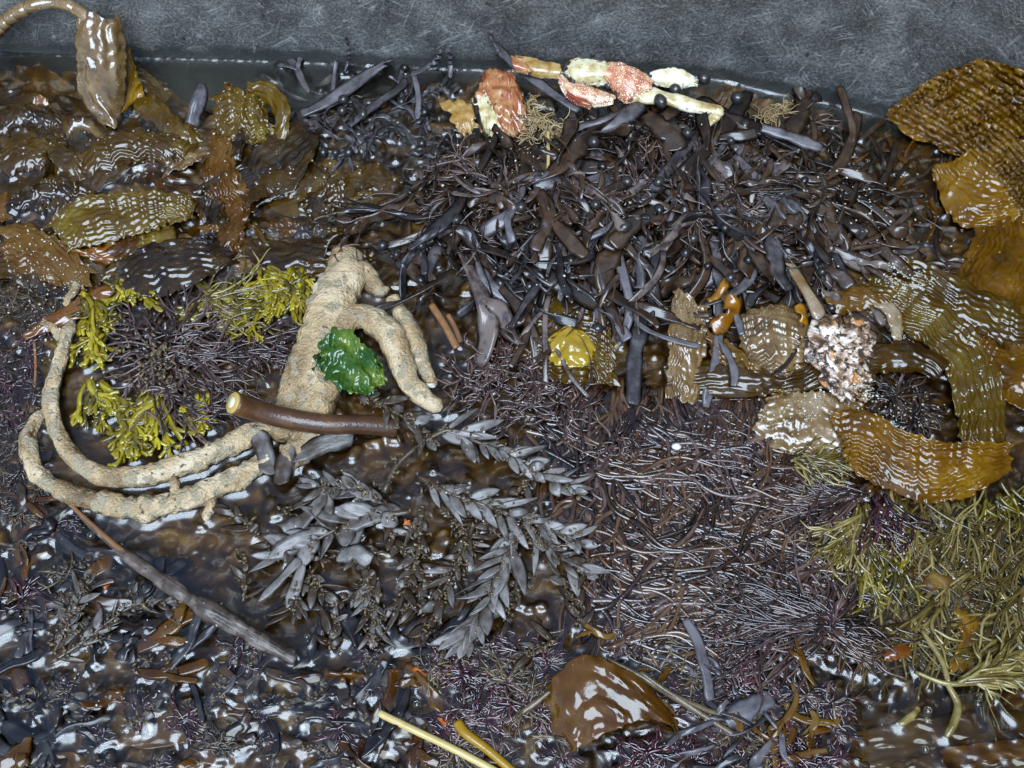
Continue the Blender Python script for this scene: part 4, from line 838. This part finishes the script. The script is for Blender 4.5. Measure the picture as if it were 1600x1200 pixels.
# hero leafy fronds
sprig([(600, 770, 8), (618, 730, 10), (650, 700, 12), (700, 672, 14), (745, 690, 14), (800, 715, 13), (850, 745, 11), (905, 768, 8)], 34, 62, 17, 'tall leafy grey frond arching right from the cut stalk', ang=0.55, tone=(.5, 1.0), stemw=10, nrec=110, start=0.38)
sprig([(655, 745, 12), (700, 770, 14), (745, 785, 14), (800, 805, 13), (850, 822, 11), (912, 848, 8)], 30, 66, 17, 'middle leafy grey frond pointing right below the tall one', ang=0.6, tone=(.5, 1.0), stemw=10, nrec=110)
sprig([(815, 822, 10), (796, 862, 11), (775, 905, 10), (755, 955, 8), (728, 1005, 5)], 30, 74, 20, 'leafy frond pointing toward the viewer with broad overlapping grey leaves', ang=0.5, tone=(.5, 1.0), stemw=9, nrec=70)
sprig([(825, 825, 9), (850, 850, 10), (880, 876, 9), (915, 892, 6)], 14, 62, 18, 'short leafy frond end pointing right under the middle frond', ang=0.5, tone=(.3, .8), stemw=7, nrec=40)
sprig([(560, 610, 12), (610, 640, 13), (650, 665, 13), (670, 690, 12)], 14, 44, 17, 'small leafy frond lying over the end of the brown cut stalk', ang=0.8, tone=(.3, .7), stemw=8, nrec=60)
sprig([(600, 790, 8), (570, 770, 9), (530, 762, 9), (490, 760, 7)], 16, 60, 19, 'leafy frond pointing left below the cut stalk', ang=0.7, tone=(.4, .9), stemw=8, nrec=50)
sprig([(640, 800, 9), (560, 812, 10), (490, 845, 9), (430, 872, 6)], 18, 78, 26, 'broad leaved grey frond pointing left across the leaf tangle', ang=0.6, tone=(.5, 1), stemw=9, nrec=50)
sprig([(660, 790, 8), (655, 850, 9), (640, 910, 7), (620, 960, 4)], 16, 54, 15, 'dark narrow leafy frond trailing toward the near pool', ang=0.7, tone=(.1, .5), stemw=8, nrec=90)
sprig([(740, 820, 8), (720, 870, 9), (690, 930, 7), (668, 985, 4)], 18, 58, 16, 'dim leafy frond between the trailing one and the broad one', ang=0.6, tone=(.15, .55), stemw=8, nrec=80)
for pts, wd_, tn_, lab in (([(396, 664, 12), (412, 700, 11), (424, 742, 9)], 30, .6, 'long mauve leaf just below the cut stalk'), ([(456, 690, 11), (444, 725, 10), (436, 758, 8)], 30, .5, 'pinkish brown leaf beside the long mauve leaf'),
                           ([(455, 722, 12), (500, 696, 13), (552, 680, 12)], 32, .6, 'wide mauve leaf lying along the underside of the cut stalk'), ([(512, 764, 11), (485, 800, 11), (445, 836, 9)], 34, .65, 'wide pointed olive grey leaf left of the frond stem'),
                           ([(510, 768, 12), (512, 800, 11), (494, 828, 9)], 18, .6, 'narrow folded grey leaf beside the wide pointed one'), ([(420, 872, 9), (460, 850, 11), (496, 838, 10)], 30, .85, 'pale pinkish leaf near the middle of the leaf tangle'),
                           ([(535, 826, 11), (570, 812, 12), (606, 796, 11)], 26, .75, 'pale grey leaf with a yellowish tip'), ([(526, 876, 10), (555, 862, 13), (578, 880, 9)], 26, .8, 'curled whitish grey leaf under the pale ones'),
                           ([(448, 950, 6), (462, 915, 8), (472, 880, 9)], 18, .9, 'pale yellowish leaf pointing to the viewer left of the near pool'), ([(404, 940, 7), (438, 905, 9), (470, 872, 10)], 16, .8, 'thin yellowish stem of leaf crossing the leaf tangle')):
    mb = MB(); strap(mb, pts, wd_, 0.6, 0.3, 2, tn_, 30, (0.15, 0.12), wob=0.1); thing('seaweed_leaf', mb, 'leaf', lab, 'leaf')
# ------------------------------------------------------------------ many of a kind
def poly_pile(x, y): return 4+gauss(np.array(x), np.array(y), [(980, 310, 330, 120, 40), (760, 350, 120, 80, 6), (1230, 320, 120, 80, 4)])
PILE = [(625, 280), (700, 240), (800, 215), (900, 195), (1010, 180), (1130, 170), (1260, 190), (1330, 260), (1350, 340), (1320, 420), (1180, 455), (1050, 450), (960, 450), (800, 465), (745, 420), (650, 370)]
k_ = 0
for x, y in scatter(PILE, 200, 15):
    hz = poly_pile(x, y); k_ += 1
    left = x < 980
    dr = k_ % 2 == 0
    a_ = U(0.7, 2.3) if dr else U(0, 6.28); L_ = U(90, 240)
    hz2 = float(poly_pile(x+math.cos(a_)*L_*.8, y+math.sin(a_)*L_*.7))
    frond(x, y, a_, L_, U(16, 40) if k_ % 3 else U(9, 18), hz-U(-1, 6), hz2-U(-1, 6), U(0, 10), U(0.2, 1.5),
          'dark brown wrack frond tangled in the left half of the pile' if left else 'dark brown wrack frond tangled in the right half of the pile',
          'wrack fronds heaped against the wall', mat='wrack' if k_ % 4 else 'wrack_blue', nb=(k_ % 5 == 0)+(k_ % 11 == 0), forks=1+k_ % 2, tone=U(0.15, 1.0))
for x, y in scatter([(480, 135), (700, 140), (720, 200), (640, 245), (480, 220)], 60, 12):
    frond(x, y, U(0, 6.28), U(40, 80), U(6, 15), U(-3, 3), U(-4, 3), U(0, 4), U(0.2, 1.2), 'small slate wrack frond floating between the wall and the olive kelp', 'slate wrack fronds floating by the wall', mat='wrack_blue', nb=k_ % 3 == 0, forks=2, tone=U(0.2, 0.8)); k_ += 1
for x, y in scatter([(1250, 180), (1400, 230), (1530, 370), (1420, 440), (1330, 410), (1300, 300)], 40, 18):
    frond(x, y, U(0, 6.28), U(40, 100), U(6, 15), U(-3, 3), U(-4, 3), U(0, 2), U(0.2, 1.0), 'small brown wrack scrap in the murky corner right of the pile', 'wrack scraps in the murky corner', mat='wrack' if k_ % 3 else 'kelp_brown', forks=1, tone=U(0.3, 0.9)); k_ += 1
# fine crumbs of wrack filling the pile
mb = MB()
for x, y in scatter(PILE, 34):
    tuft_mesh(mb, x, y, U(0, 6.28), 1.0, 60, 7, 1.3, poly_pile(x, y)-1, poly_pile(x, y)-5, curl=1.5, forks=1, tone=(0.1, 1.0), arch=5)
thing('wrack_shreds', mb, 'strand_purple', 'brown shreds and crumbs filling the gaps of the wrack pile', 'shreds', kind='stuff')

n = 1500; xy = np.array(scatter(PILE, 650)); xy = xy[rng.integers(0, len(xy), n)]+rng.normal(0, 9, (n, 2))
mb = MB(); leaves_mesh(mb, xy[:, 0], xy[:, 1], poly_pile(xy[:, 0], xy[:, 1])-U(0, 7, n), U(0, 6.28, n), U(14, 44, n), U(5, 14, n), U(-3, 3, n), U(-1.5, 1.5, n), U(0, 1, n), 1.2, 7, 0.5)
thing('wrack_crumbs', mb, 'wrack', 'small dark wrack crumbs packed between the straps of the pile', 'shreds', kind='stuff')

# olive kelp scraps at the left
OL = [(-20, 150), (110, 175), (300, 190), (470, 240), (610, 250), (590, 340), (480, 380), (330, 420), (100, 450), (-20, 440)]
for i, (x, y) in enumerate(scatter(OL, 36, 34)):
    big = i % 2 == 0
    a = U(-0.7, 0.5)+(1.4 if i % 4 == 1 else 0); L = U(130, 250) if big else U(60, 120); W_ = U(56, 104) if big else U(26, 50); z = U(-3.5, 0.5)
    ca, sa = math.cos(a), math.sin(a); rows = []
    bow = U(-26, 26); tilt = U(-12, 16); fold = U(-2, 8)
    for k5, f in enumerate((-0.5, -0.3, -0.1, 0.1, 0.3, 0.5)):
        cx, cy = x+ca*L*f-sa*bow*(1-4*f*f), y+sa*L*f+ca*bow*(1-4*f*f); hw = W_*0.5*U(0.65, 1.1)*(0.7 if abs(f) > .4 else 1)
        zz = z+fold*(abs(f) < .35)+U(-1, 1.5); tl = tilt*math.sin(f*5+i)
        rows.append((cx+sa*hw, cy-ca*hw*0.9, max(-7, zz+tl*.6), cx-sa*hw, cy+ca*hw*0.9, max(-7, zz-tl*.6)))
    kelp(rows, ('kelp_olive', 'kelp_olive', 'kelp_olive', 'kelp_brown', 'kelp_olive', 'kelp_olive', 'kelp_pale')[i % 7], 'ruffled olive brown kelp scrap half sunk in the water at the left', group='olive kelp scraps at the left',
         name='kelp_scrap', nl=70, nw=36, ridge=(0, 1.1, 0.8, 0.2)[i % 4], per=(40, 3.4), ruf=U(1, 3.0), bulge=U(-2, 5), lump=U(0.6, 1.4), seed=100+i, tone=U(-0.05, 0.5) if i % 7 != 6 else 0.2)
# fine brown strands
G1 = 'tufts of fine brown strands'
for x in range(905, 1215, 22):
    tuft(x+U(-10, 10), 606+U(-8, 14), 1.57+U(-.4, .4), 0.25, U(60, 150), 9, U(3.4, 4.6), 3, U(-2, 1), 'strand_brown' if x % 3 else 'strand_purple', 'combed brown strand tuft hanging below the rolled kelp blade', G1+' combed downward', curl=0.5, wig=0.7, forks=1, rel=.5, tone=(.0, .8), r0=16, arch=2, name='strand_tuft')
STR = [(850, 690), (960, 720), (1100, 640), (1200, 650), (1240, 780), (1240, 900), (1200, 1010), (1000, 1010), (900, 900)]
flow = lambda x, y: 0.75-0.95*np.clip((x-880)/330, 0, 1)+1.5*(float(vnoise(x/130+3, y/110+5, 21))-0.5)
for i, (x, y) in enumerate(scatter(STR, 70, 24)):
    fa = flow(x, y)+U(-.2, .2)+(0.9 if i % 6 == 0 else 0)
    tuft(x-55*math.cos(fa), y-50*math.sin(fa), fa, 0.2, U(110, 200), 7, U(2.8, 5.4), U(0, 4.5), U(-2, 3), 'strand_brown' if i % 3 else 'strand_purple', 'fine brown strand tuft swept across the middle right', G1+' swept sideways', curl=1.3, wig=2.0, forks=1, rel=.8, tone=(.0, .9), r0=24, Pn=18, flat=.5, arch=1.5, name='strand_tuft')
for i, (x, y, n) in enumerate([(790, 560, 60), (840, 600, 60), (760, 610, 44), (880, 640, 40), (900, 580, 40), (820, 650, 36), (720, 590, 26), (960, 690, 30)]):
    tuft(x, y, U(0, 6.28), 3.1, 62, n//2, 2.2, 6, 1, 'strand_purple', 'purplish brown radiating fine tuft above the tall leafy frond', 'purplish radiating tufts', curl=1.2, wig=1.3, r0=26, forks=1, tone=(.2, .9), arch=4, name='strand_tuft')
for x, y, ang, sp_, L, n, mat, lab in ((1290, 968, 3.3, 0.75, 230, 60, 'strand_purple', 'dark spidery tuft whose long strands fan out to the left'), (1296, 975, 0, 3.1, 90, 50, 'strand_purple', 'dark spidery heart of the tuft at the right'),
                                       (1300, 985, 0.7, 0.5, 130, 26, 'strand_brown', 'brown strands fanning from the spidery heart toward the near right corner'), (1345, 770, 2.9, 0.42, 140, 44, 'strand_purple', 'grey purple fan of strands under the large amber blade'),
                                       (1375, 785, 1.4, 0.5, 110, 40, 'weed_red', 'dark reddish strands hanging under the large amber blade'), (1350, 800, 1.75, 0.45, 140, 46, 'strand_olive', 'yellowish olive strands hanging under the reddish ones'),
                                       (1250, 720, 0.3, 0.8, 90, 36, 'strand_olive', 'olive strands below the sandy mottled blade'), (1430, 640, 0, 3.1, 60, 36, 'wrack', 'black tangled tuft inside the hollow at the right'), (1400, 620, 0, 3.1, 60, 30, 'wrack', 'black tuft at the left lip of the hollow')):
    tuft(x, y, ang, sp_, L, n, 2.4, 6, 1, mat, lab, None, curl=1.0, wig=1.3, r0=16, forks=1, tone=(.0, .85), arch=4, name='strand_tuft')
# olive strands at the right
for i, (x, y) in enumerate(scatter([(1390, 780), (1620, 740), (1620, 1030), (1450, 1010), (1350, 980), (1330, 900)], 32, 34)):
    a = U(0.9, 2.2) if x < 1520 else U(1.2, 2.8)
    tuft(x, y-25, a, 0.4, U(90, 170), 9, U(1.7, 3.3), U(-1, 3.5), U(-4, 1.5), 'strand_olive', 'olive yellow strand tuft in the near right part', 'olive strand tufts at the right', curl=0.9, forks=1, rel=.75, tone=(.05, .85), r0=22, wig=1.5, arch=2, name='strand_tuft')
for i, (x, y) in enumerate([(1330, 860), (1365, 880), (1400, 900), (1350, 920), (1560, 790)]):
    tuft(x, y-20, 1.5+U(-.4, .4), 0.4, 70, 8, 3.6, 6, 1, 'wrack_yellow', 'mustard yellow strand clump below the large amber blade', 'mustard clumps at the right', forks=1, tone=(-.1, .35), curl=1.1, wig=1.4, r0=24, arch=2, name='strand_tuft')
for k2, (pts, wd_, lab) in enumerate((([(1620, 1060, 5), (1540, 1065, 7), (1480, 1068, 7), (1430, 1050, 5)], 7, 'thick pale olive strand reaching in from the near right edge'), ([(1480, 1068, 7), (1496, 1100, 6), (1490, 1130, 5), (1478, 1152, 3)], 10, 'blunt brown strand end bending down over the murky water'),
                         ([(1440, 985, 6), (1470, 1030, 6), (1482, 1066, 7)], 8, 'upright pale olive strand above the murky water'), ([(1620, 1010, 6), (1560, 1040, 7), (1500, 1064, 7)], 8, 'pale olive strand slanting down at the near right edge'), ([(1405, 1132, 2), (1425, 1118, 3), (1435, 1106, 3)], 10, 'short olive strand end over the murky water'))):
    mb = MB(); strap(mb, pts, wd_, 2.0, 0.3, 2, 0.7, 30, (0.8, 0.6), k=8); thing('olive_strand', mb, 'strand_olive', lab, 'strand')
tuft(1500, 1064, -0.35, 0.3, 120, 16, 3, 7, 7, 'strand_olive', 'forking pale olive strands at the near right edge', None, forks=2, tone=(.5, 1), name='strand_tuft')

# yellow green and purple tufts inside the sponge loop
for x, y, ang, sp_, L, n, hw, lab in ((190, 440, 0.6, 1.2, 56, 18, 5.0, 'yellow green wrack tuft below the ridged olive blade'), (135, 470, 1.2, 0.5, 70, 12, 5.0, 'yellow green wrack tuft climbing over the orange brown blade'), (150, 520, 1.7, 0.5, 56, 14, 5.0, 'yellow green tuft at the top of the sponge loop'),
                                      (150, 600, 1.3, 0.5, 70, 18, 5.0, 'yellow green tuft beside the inner loop branch'), (240, 620, 1.9, 0.45, 90, 20, 5.0, 'bright yellow green forked tuft spreading into the pond'), (200, 650, 1.3, 0.5, 70, 14, 5.0, 'yellow green tuft dipping into the pond within the loop'),
                                      (320, 625, 1.7, 0.6, 60, 16, 4.0, 'yellow green tuft left of the cut stalk end'), (275, 500, 0.0, 0.5, 40, 14, 4.5, 'small yellow tuft above the purple tuft'), (420, 430, 1.2, 0.9, 70, 30, 4.2, 'large yellow green tuft left of the sponge stump'),
                                      (465, 420, 1.7, 0.4, 80, 16, 4.0, 'yellow green strands close beside the sponge stump'), (400, 480, 2.6, 0.6, 70, 20, 3.4, 'flattened yellow green tuft beside the purple tuft'), (360, 450, 2.0, 0.8, 70, 20, 3.2, 'yellow tuft among olive strands above the purple tuft')):
    tuft(x, y, ang, sp_, L, n, hw, 7, 2, 'wrack_yellow', lab, None, forks=2, rel=.5, tone=(.0, .8), flat=.3, tip=.9, curl=1.0, wig=1.3, r0=18, arch=3, name='wrack_tuft', cat='wrack')
for i, (x, y, ang, sp_, L, n) in enumerate([(250, 560, 0, 3.1, 110, 90), (285, 520, -0.6, 1.2, 130, 50), (300, 560, 0.2, 0.8, 150, 50), (240, 610, 0.8, 1.0, 110, 40), (220, 530, 3.5, 0.9, 80, 30), (330, 470, 0.1, 0.7, 150, 40), (400, 540, 0.2, 0.7, 80, 34), (290, 640, 0.4, 0.7, 110, 34)]):
    tuft(x, y, ang, sp_, L*.9, n//2, 2.2, 8, 1, 'strand_purple' if i not in (5,) else 'strand_olive', ('fluffy purple brown tuft at the centre of the sponge loop', 'purple strands fanning up from the fluffy tuft', 'purple strands fanning right from the fluffy tuft', 'purple strands fanning toward the pond', 'purple strands fanning left from the fluffy tuft',
         'olive thread tuft between the yellow tufts', 'purple thread tuft left of the sponge stump', 'purple thread tuft just left of the cut stalk')[i], None, curl=1.3, wig=1.4, r0=24, forks=1, tone=(.1, .95), arch=5, name='strand_tuft')
mb = MB()
n = 150; leaves_mesh(mb, 250+rng.normal(0, 26, n), 570+rng.normal(0, 26, n), U(8, 13, n), U(0, 6.28, n), U(6, 15, n), U(3, 6, n), U(-1, 2, n), U(-1, 1, n), U(0.5, 1.0, n), 0.8, 6, 0.8)
thing('crumbs', mb, 'stem', 'pale crumbs clinging to the fluffy purple brown tuft', 'crumbs', kind='stuff')
for i, (x, y) in enumerate(scatter([(330, 360), (520, 350), (560, 400), (500, 430), (340, 430)], 14, 26)):
    kelp([(x-28, y-10, U(0, 5), x-22, y+14, U(-1, 3)), (x, y-14, U(2, 6), x+4, y+14, U(0, 3)), (x+34, y-8, U(-1, 3), x+36, y+6, U(-2, 2))], ('wrack_blue', 'kelp_olive', 'kelp_brown')[i % 3], 'grey olive scrap of kelp behind the yellow green tufts', group='kelp scraps behind the tufts', name='kelp_scrap', nl=34, nw=18, ridge=.7, per=(9, 3), ruf=1.5, seed=400+i, tone=U(.3, .7))

# leafy sprigs over the whole near left water
G2 = 'leafy sprigs floating in the near left water'
NEAR = [(-20, 760), (60, 800), (140, 850), (250, 940), (330, 1000), (460, 1040), (640, 990), (700, 1080), (700, 1215), (300, 1215), (-20, 1215)]
for i, (x, y) in enumerate(scatter(NEAR, 34, 44)):
    a = U(0, 6.28); L = U(40, 95); q = heading_path(x-math.cos(a)*L/2, y-math.sin(a)*L/2, a, L, 5, U(-.8, .8), .5, (U(-3, 1), U(-3, 1.5)), 1.0)
    sprig(q, int(U(5, 11)), U(22, 42), U(9, 15), 'small dark leafy sprig floating in the near left water', G2, ang=0.7, tone=(.15, .75), stemw=5, nrec=int(U(8, 26)), roll=.5, rise=(-1.5, 1.5), name='leafy_sprig')
for i, (pts, lab) in enumerate((([(80, 1035, 2), (120, 1010, 4), (165, 975, 5), (215, 945, 5), (290, 940, 4)], 'long crumbly sprig reaching toward the weathered stick'), ([(85, 1020, 2), (105, 975, 4), (125, 930, 4), (135, 905, 3)], 'upright crumbly sprig left of the clear pool'), ([(575, 905, 5), (580, 950, 5), (585, 1000, 4)], 'crumbly upright sprig between the near pools'))):
    sprig(pts, 16, 50, 13, lab, None, ang=.5, tone=(.2, .8), stemw=8, nrec=80, name='leafy_sprig')
for i, (x, y) in enumerate(scatter([(380, 780), (620, 840), (680, 900), (640, 990), (470, 990), (360, 900)], 15, 34)):
    a = U(0, 6.28); L = U(50, 100); q = heading_path(x-math.cos(a)*L/2, y-math.sin(a)*L/2, a, L, 5, U(-.8, .8), .5, (U(0, 5), U(1, 6)), 2)
    sprig(q, int(U(6, 11)), U(34, 60), U(12, 19), 'dull grey leafy sprig in the tangle below the cut stalk', 'leafy sprigs in the tangle below the stalk', ang=.7, tone=(.0, .45), stemw=5, nrec=int(U(10, 30)), name='leafy_sprig')
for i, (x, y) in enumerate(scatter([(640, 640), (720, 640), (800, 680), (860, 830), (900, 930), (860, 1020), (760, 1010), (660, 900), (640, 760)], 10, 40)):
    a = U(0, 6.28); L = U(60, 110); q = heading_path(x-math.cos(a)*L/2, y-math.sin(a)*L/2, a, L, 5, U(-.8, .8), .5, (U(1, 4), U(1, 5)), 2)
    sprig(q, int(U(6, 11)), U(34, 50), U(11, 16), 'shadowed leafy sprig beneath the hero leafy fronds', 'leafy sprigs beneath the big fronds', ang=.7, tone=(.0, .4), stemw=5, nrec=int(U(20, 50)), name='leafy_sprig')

FILL = [(-20, 740), (60, 790), (150, 850), (250, 930), (340, 1010), (470, 1030), (600, 960), (720, 1000), (740, 1215), (-20, 1215)]
for i, (x, y) in enumerate(scatter(FILL, 140, 18)):
    if ((x-330)/110)**2+((y-1010)/40)**2 < 1 or ((x-220)/70)**2+((y-900)/30)**2 < 1 or ((x-300)/200)**2+((y-1140)/22)**2 < 1: continue
    z = U(-1.5, 3.0)
    frond(x, y, U(0, 6.28), U(50, 130), U(10, 28), z, z+U(-2, 2), U(0, 1.5), U(.1, .6), 'dark drenched wrack scrap floating in the near left water', 'dark wrack scraps in the near left water', mat=('wrack', 'kelp_brown', 'wrack', 'wrack_blue')[i % 4], forks=i % 3, tone=U(.0, .6), name='wrack_scrap')
for i, (x, y) in enumerate(scatter(FILL, 24, 40)):
    tuft(x, y, U(0, 6.28), 3.1, U(26, 50), 16, 2.0, U(0, 2.5), U(-2, 2), ('weed_red', 'stem', 'strand_purple', 'weed_red')[i % 4], 'dark crumbly weed clump floating in the near left water', 'crumbly clumps in the near left water', curl=1.6, forks=1, wig=1.6, r0=12, tone=(.0, .8), arch=2, name='feathery_tuft')

# red weed at the near edge
for i, (x, y) in enumerate(scatter([(690, 1010), (800, 1000), (880, 1030), (850, 1080), (880, 1190), (700, 1215), (640, 1090)], 26, 24)+scatter([(930, 980), (1080, 990), (1200, 1040), (1310, 1100), (1300, 1215), (900, 1215), (1060, 1150), (1040, 1060)], 36, 28)):
    m_ = ('weed_red', 'weed_red', 'strand_purple', 'stem')[i % 4]
    tuft(x, y, U(0, 6.28), 3.1, U(34, 60), 20, 2.2, U(0, 4), U(-2, 2), m_, 'dark red brown feathery weed tuft near the arched brown blade', 'feathery weed tufts at the near edge', curl=1.4, forks=1, wig=1.2, tone=(.1, .95), arch=3, name='feathery_tuft')
for i, (x, y) in enumerate(scatter([(880, 960), (1100, 1000), (1300, 1060), (1300, 1215), (1080, 1200), (1060, 1080)], 24, 30)):
    frond(x, y, U(0, 6.28), U(50, 110), U(8, 17), U(3, 7), U(0, 6), U(0, 4), U(.2, .9), 'narrow grey brown strap among the feathery red weed', 'straps among the red weed', mat='wrack_blue' if i % 2 else 'kelp_brown', forks=1, tone=U(.4, .9))
mb = MB(); strap(mb, [(1070, 968, 6), (1090, 1000, 7), (1104, 1050, 6), (1110, 1094, 4)], 19, .6, .3, tone=.85); thing('wrack_strap', mb, 'wrack_blue', 'pale grey strap pointing at the viewer right of the arched blade', 'wrack')
mb = MB(); strap(mb, [(1135, 1130, 5), (1165, 1110, 6), (1205, 1088, 5)], 30, .6, .2, tone=.8); thing('wrack_strap', mb, 'wrack_blue', 'short wide grey strap at the near edge right of the arched blade', 'wrack')
for i, (a, b, c_) in enumerate((((950, 1030, 20), (1010, 1062, 16), (1150, 1150, 3)), ((1000, 1050, 18), (1060, 1090, 12), (1130, 1120, 4)), ((860, 1080, 10), (820, 1110, 4), (790, 1130, 2)))):
    mb = MB(); strap(mb, [a, b, c_], 9, 1.6, .3, tone=.7, k=7); thing('twig', mb, 'stem', ('thin brown twig along the right edge of the arched blade', 'second thin twig below the arched blade edge', 'thin twig left of the arched blade')[i], 'twig')

# mush at the left edge
for i, (x, y) in enumerate(scatter([(-20, 430), (90, 480), (60, 620), (30, 700), (80, 800), (-20, 800)], 26, 24)):
    tuft(x, y, U(0, 6.28), 3.1, U(30, 55), 18, 1.8, U(0, 3), U(-2, 2), ('stem', 'strand_brown', 'weed_red')[i % 3], 'brown crumbly weed clump at the left edge', 'brown weed clumps at the left edge', curl=1.4, forks=1, wig=1.2, tone=(.1, .8), arch=2, name='feathery_tuft')

# ------------------------------------------------------------------ height of everything, sand, water
CELL = 0.0009
X0, X1, Y0, Y1 = -0.56, 0.56, -0.41, 0.47
GX = int((X1-X0)/CELL)+1; GY = int((Y1-Y0)/CELL)+1
top = np.full((GY, GX), -1e3); band = np.full((GY, GX), -1e3)
def put(Pt):
    ix = np.rint((Pt[:, 0]-X0)/CELL).astype(int); iy = np.rint((Pt[:, 1]-Y0)/CELL).astype(int)
    ok = (ix >= 0) & (ix < GX) & (iy >= 0) & (iy < GY)
    ix, iy, z = ix[ok], iy[ok], Pt[ok, 2]*1000
    np.maximum.at(top, (iy, ix), z)
    b = (z > -0.9) & (z < 2.6); np.maximum.at(band, (iy[b], ix[b]), z[b])
put(P(wl[:, 0], wl[:, 1], 1.0)); ww = spline(wlw, 9000); ww[:, 2] = 0.0016; put(ww)
fz = np.array([(a, b) for a in np.linspace(0.0, 1, 4) for b in np.linspace(0.0, 1, 4)])
for Vv, Q in SAMP:
    put(Vv)
    if not len(Q): continue
    z = Vv[Q, 2]; Q = Q[(z.max(1) > -0.002)]
    c = Vv[Q]
    sz = np.linalg.norm(c[:, 0]-c[:, 2], axis=-1)
    sz = np.maximum(sz, np.linalg.norm(c[:, 1]-c[:, 3], axis=-1))
    for lo_, hi_, n_ in ((0.0006, 0.0015, 3), (0.0015, 0.003, 6), (0.003, 0.006, 11), (0.006, 0.02, 22)):
        d_ = c[(sz > lo_) & (sz <= hi_)]
        if not len(d_): continue
        for a in np.linspace(0, 1, n_):
            for b in np.linspace(0, 1, n_):
                put((d_[:, 0]*(1-a)+d_[:, 1]*a)*(1-b)+(d_[:, 3]*(1-a)+d_[:, 2]*a)*b)

# sand and shell grains lying on the weed
mb = MB(); pts = []
for cx, cy, rx, ry, n in ((1410, 445, 40, 16, 130), (1335, 625, 45, 16, 160), (1240, 655, 60, 35, 130), (1400, 660, 60, 20, 60), (60, 380, 60, 60, 110), (60, 520, 60, 70, 110), (100, 440, 60, 30, 60), (240, 250, 160, 60, 110), (380, 190, 40, 30, 40), (500, 290, 80, 40, 50), (1400, 350, 110, 80, 160), (1340, 820, 60, 80, 70), (760, 280, 120, 60, 60),
                          (1500, 640, 50, 60, 60), (1480, 850, 100, 60, 70), (820, 700, 90, 60, 50), (640, 860, 120, 100, 60), (200, 1050, 200, 110, 60), (880, 500, 40, 30, 40), (150, 620, 40, 60, 40)):
    pts.append(np.c_[rng.normal(cx, rx*.6, n), rng.normal(cy, ry*.6, n)])
pts = np.vstack(pts)
w0 = P(pts[:, 0], pts[:, 1], 4.0)
ix = np.clip(((w0[:, 0]-X0)/CELL).astype(int), 0, GX-1); iy = np.clip(((w0[:, 1]-Y0)/CELL).astype(int), 0, GY-1)
for x, y, z in zip(w0[:, 0], w0[:, 1], top[iy, ix]):
    if z < -3 or z > 45 or y > wall_y(x)-0.004: continue
    r = 0.0005*math.exp(U(-.4, .75)); blob(mb, (x, y, z*0.001+r*.3), r*U(.8, 1.5), r*U(.7, 1.2), r*.7, 0.3, 2, 6, 4, U(0, 3), U(0, 1), int(U(0, 99)))
build_o = build('sand_grains', mb, M['sand'], sample=False); tag(build_o, 'pale sand and shell grains sprinkled over the wet weed', 'sand', kind='stuff')

# air bubbles resting on the water
mb = MB()
for cx, cy, sx, sy, n in ((250, 1090, 300, 110, 40), (120, 880, 110, 80, 22), (1400, 380, 90, 70, 40), (560, 1040, 120, 70, 16), (1420, 1130, 120, 50, 14), (250, 250, 200, 60, 20), (1050, 780, 150, 120, 16)):
    for i in range(n):
        x, y = rng.normal(cx, sx*.6), rng.normal(cy, sy*.6); w_ = P(x, y, 0)
        a = int((w_[0]-X0)/CELL); b = int((w_[1]-Y0)/CELL)
        if not (0 <= a < GX and 0 <= b < GY) or top[b, a] > 1.5 or w_[1] > wall_y(w_[0])-.01: continue
        r_ = 0.001*math.exp(U(-.3, 1.1)); blob(mb, (w_[0], w_[1], 0.0004), r_, r_, r_*0.75, 0, 2, 16, 10)
tag(build('bubbles', mb, M['water'], sample=False), 'clear air bubbles floating on the shallow water', 'bubbles', kind='stuff')

# water: flat, rising in a meniscus wherever something breaks it
has = band > -900
nb_ = has.astype(float)
for a_ in (0, 1):
    nb_ = np.roll(nb_, 1, a_)+nb_+np.roll(nb_, -1, a_)
band = np.where(nb_ >= 4, band, -1e3)          # a single stray touch does not lift the water
for a_ in (0, 1):            # the film reaches a little past what it wets
    band = np.maximum(band, np.maximum(np.roll(band, 1, a_), np.roll(band, -1, a_)))
for a_ in (0, 1):
    band = np.where(band > -900, band, np.maximum(np.minimum(np.roll(band, 1, a_), np.roll(band, -1, a_)), -1e3))    # close pinholes
has = band > -900
tgt = np.clip(band+0.35, -0.6, 2.8)
h = np.where(has, tgt, 0.0)
lam2 = (3.1e-3/CELL)**2
for it in range(90):
    av = np.zeros_like(h); av[1:-1, 1:-1] = (h[:-2, 1:-1]+h[2:, 1:-1]+h[1:-1, :-2]+h[1:-1, 2:])*0.25
    av = av/(1+0.25/lam2)
    h = np.where(has, tgt, av)
for it in range(4):
    g_ = h.copy(); g_[1:-1, 1:-1] = (h[1:-1, 1:-1]*4+(h[:-2, 1:-1]+h[2:, 1:-1]+h[1:-1, :-2]+h[1:-1, 2:])*2+h[:-2, :-2]+h[2:, 2:]+h[:-2, 2:]+h[2:, :-2])/16; h = g_
xs = X0+np.arange(GX)*CELL; ys = Y0+np.arange(GY)*CELL
Wx, Wy = np.meshgrid(xs, ys)
wv = 0.10*(vnoise(Wx/0.045+30, Wy/0.03+30, 7)-.5)
Wv = np.stack([Wx, Wy, (h+wv)*0.001], -1)
ok = (Wy < wall_y(Wx)+0.0015).ravel()
q = gridq(GY, GX); q = q[ok[q].all(1)]
mb = MB(); mb.add(Wv, q, None, 0.5, Wv.reshape(-1, 3))
wo = build('water', mb, M['water'], sample=False); tag(wo, 'clear shallow water filling the tub between the weed', 'water', kind='structure')
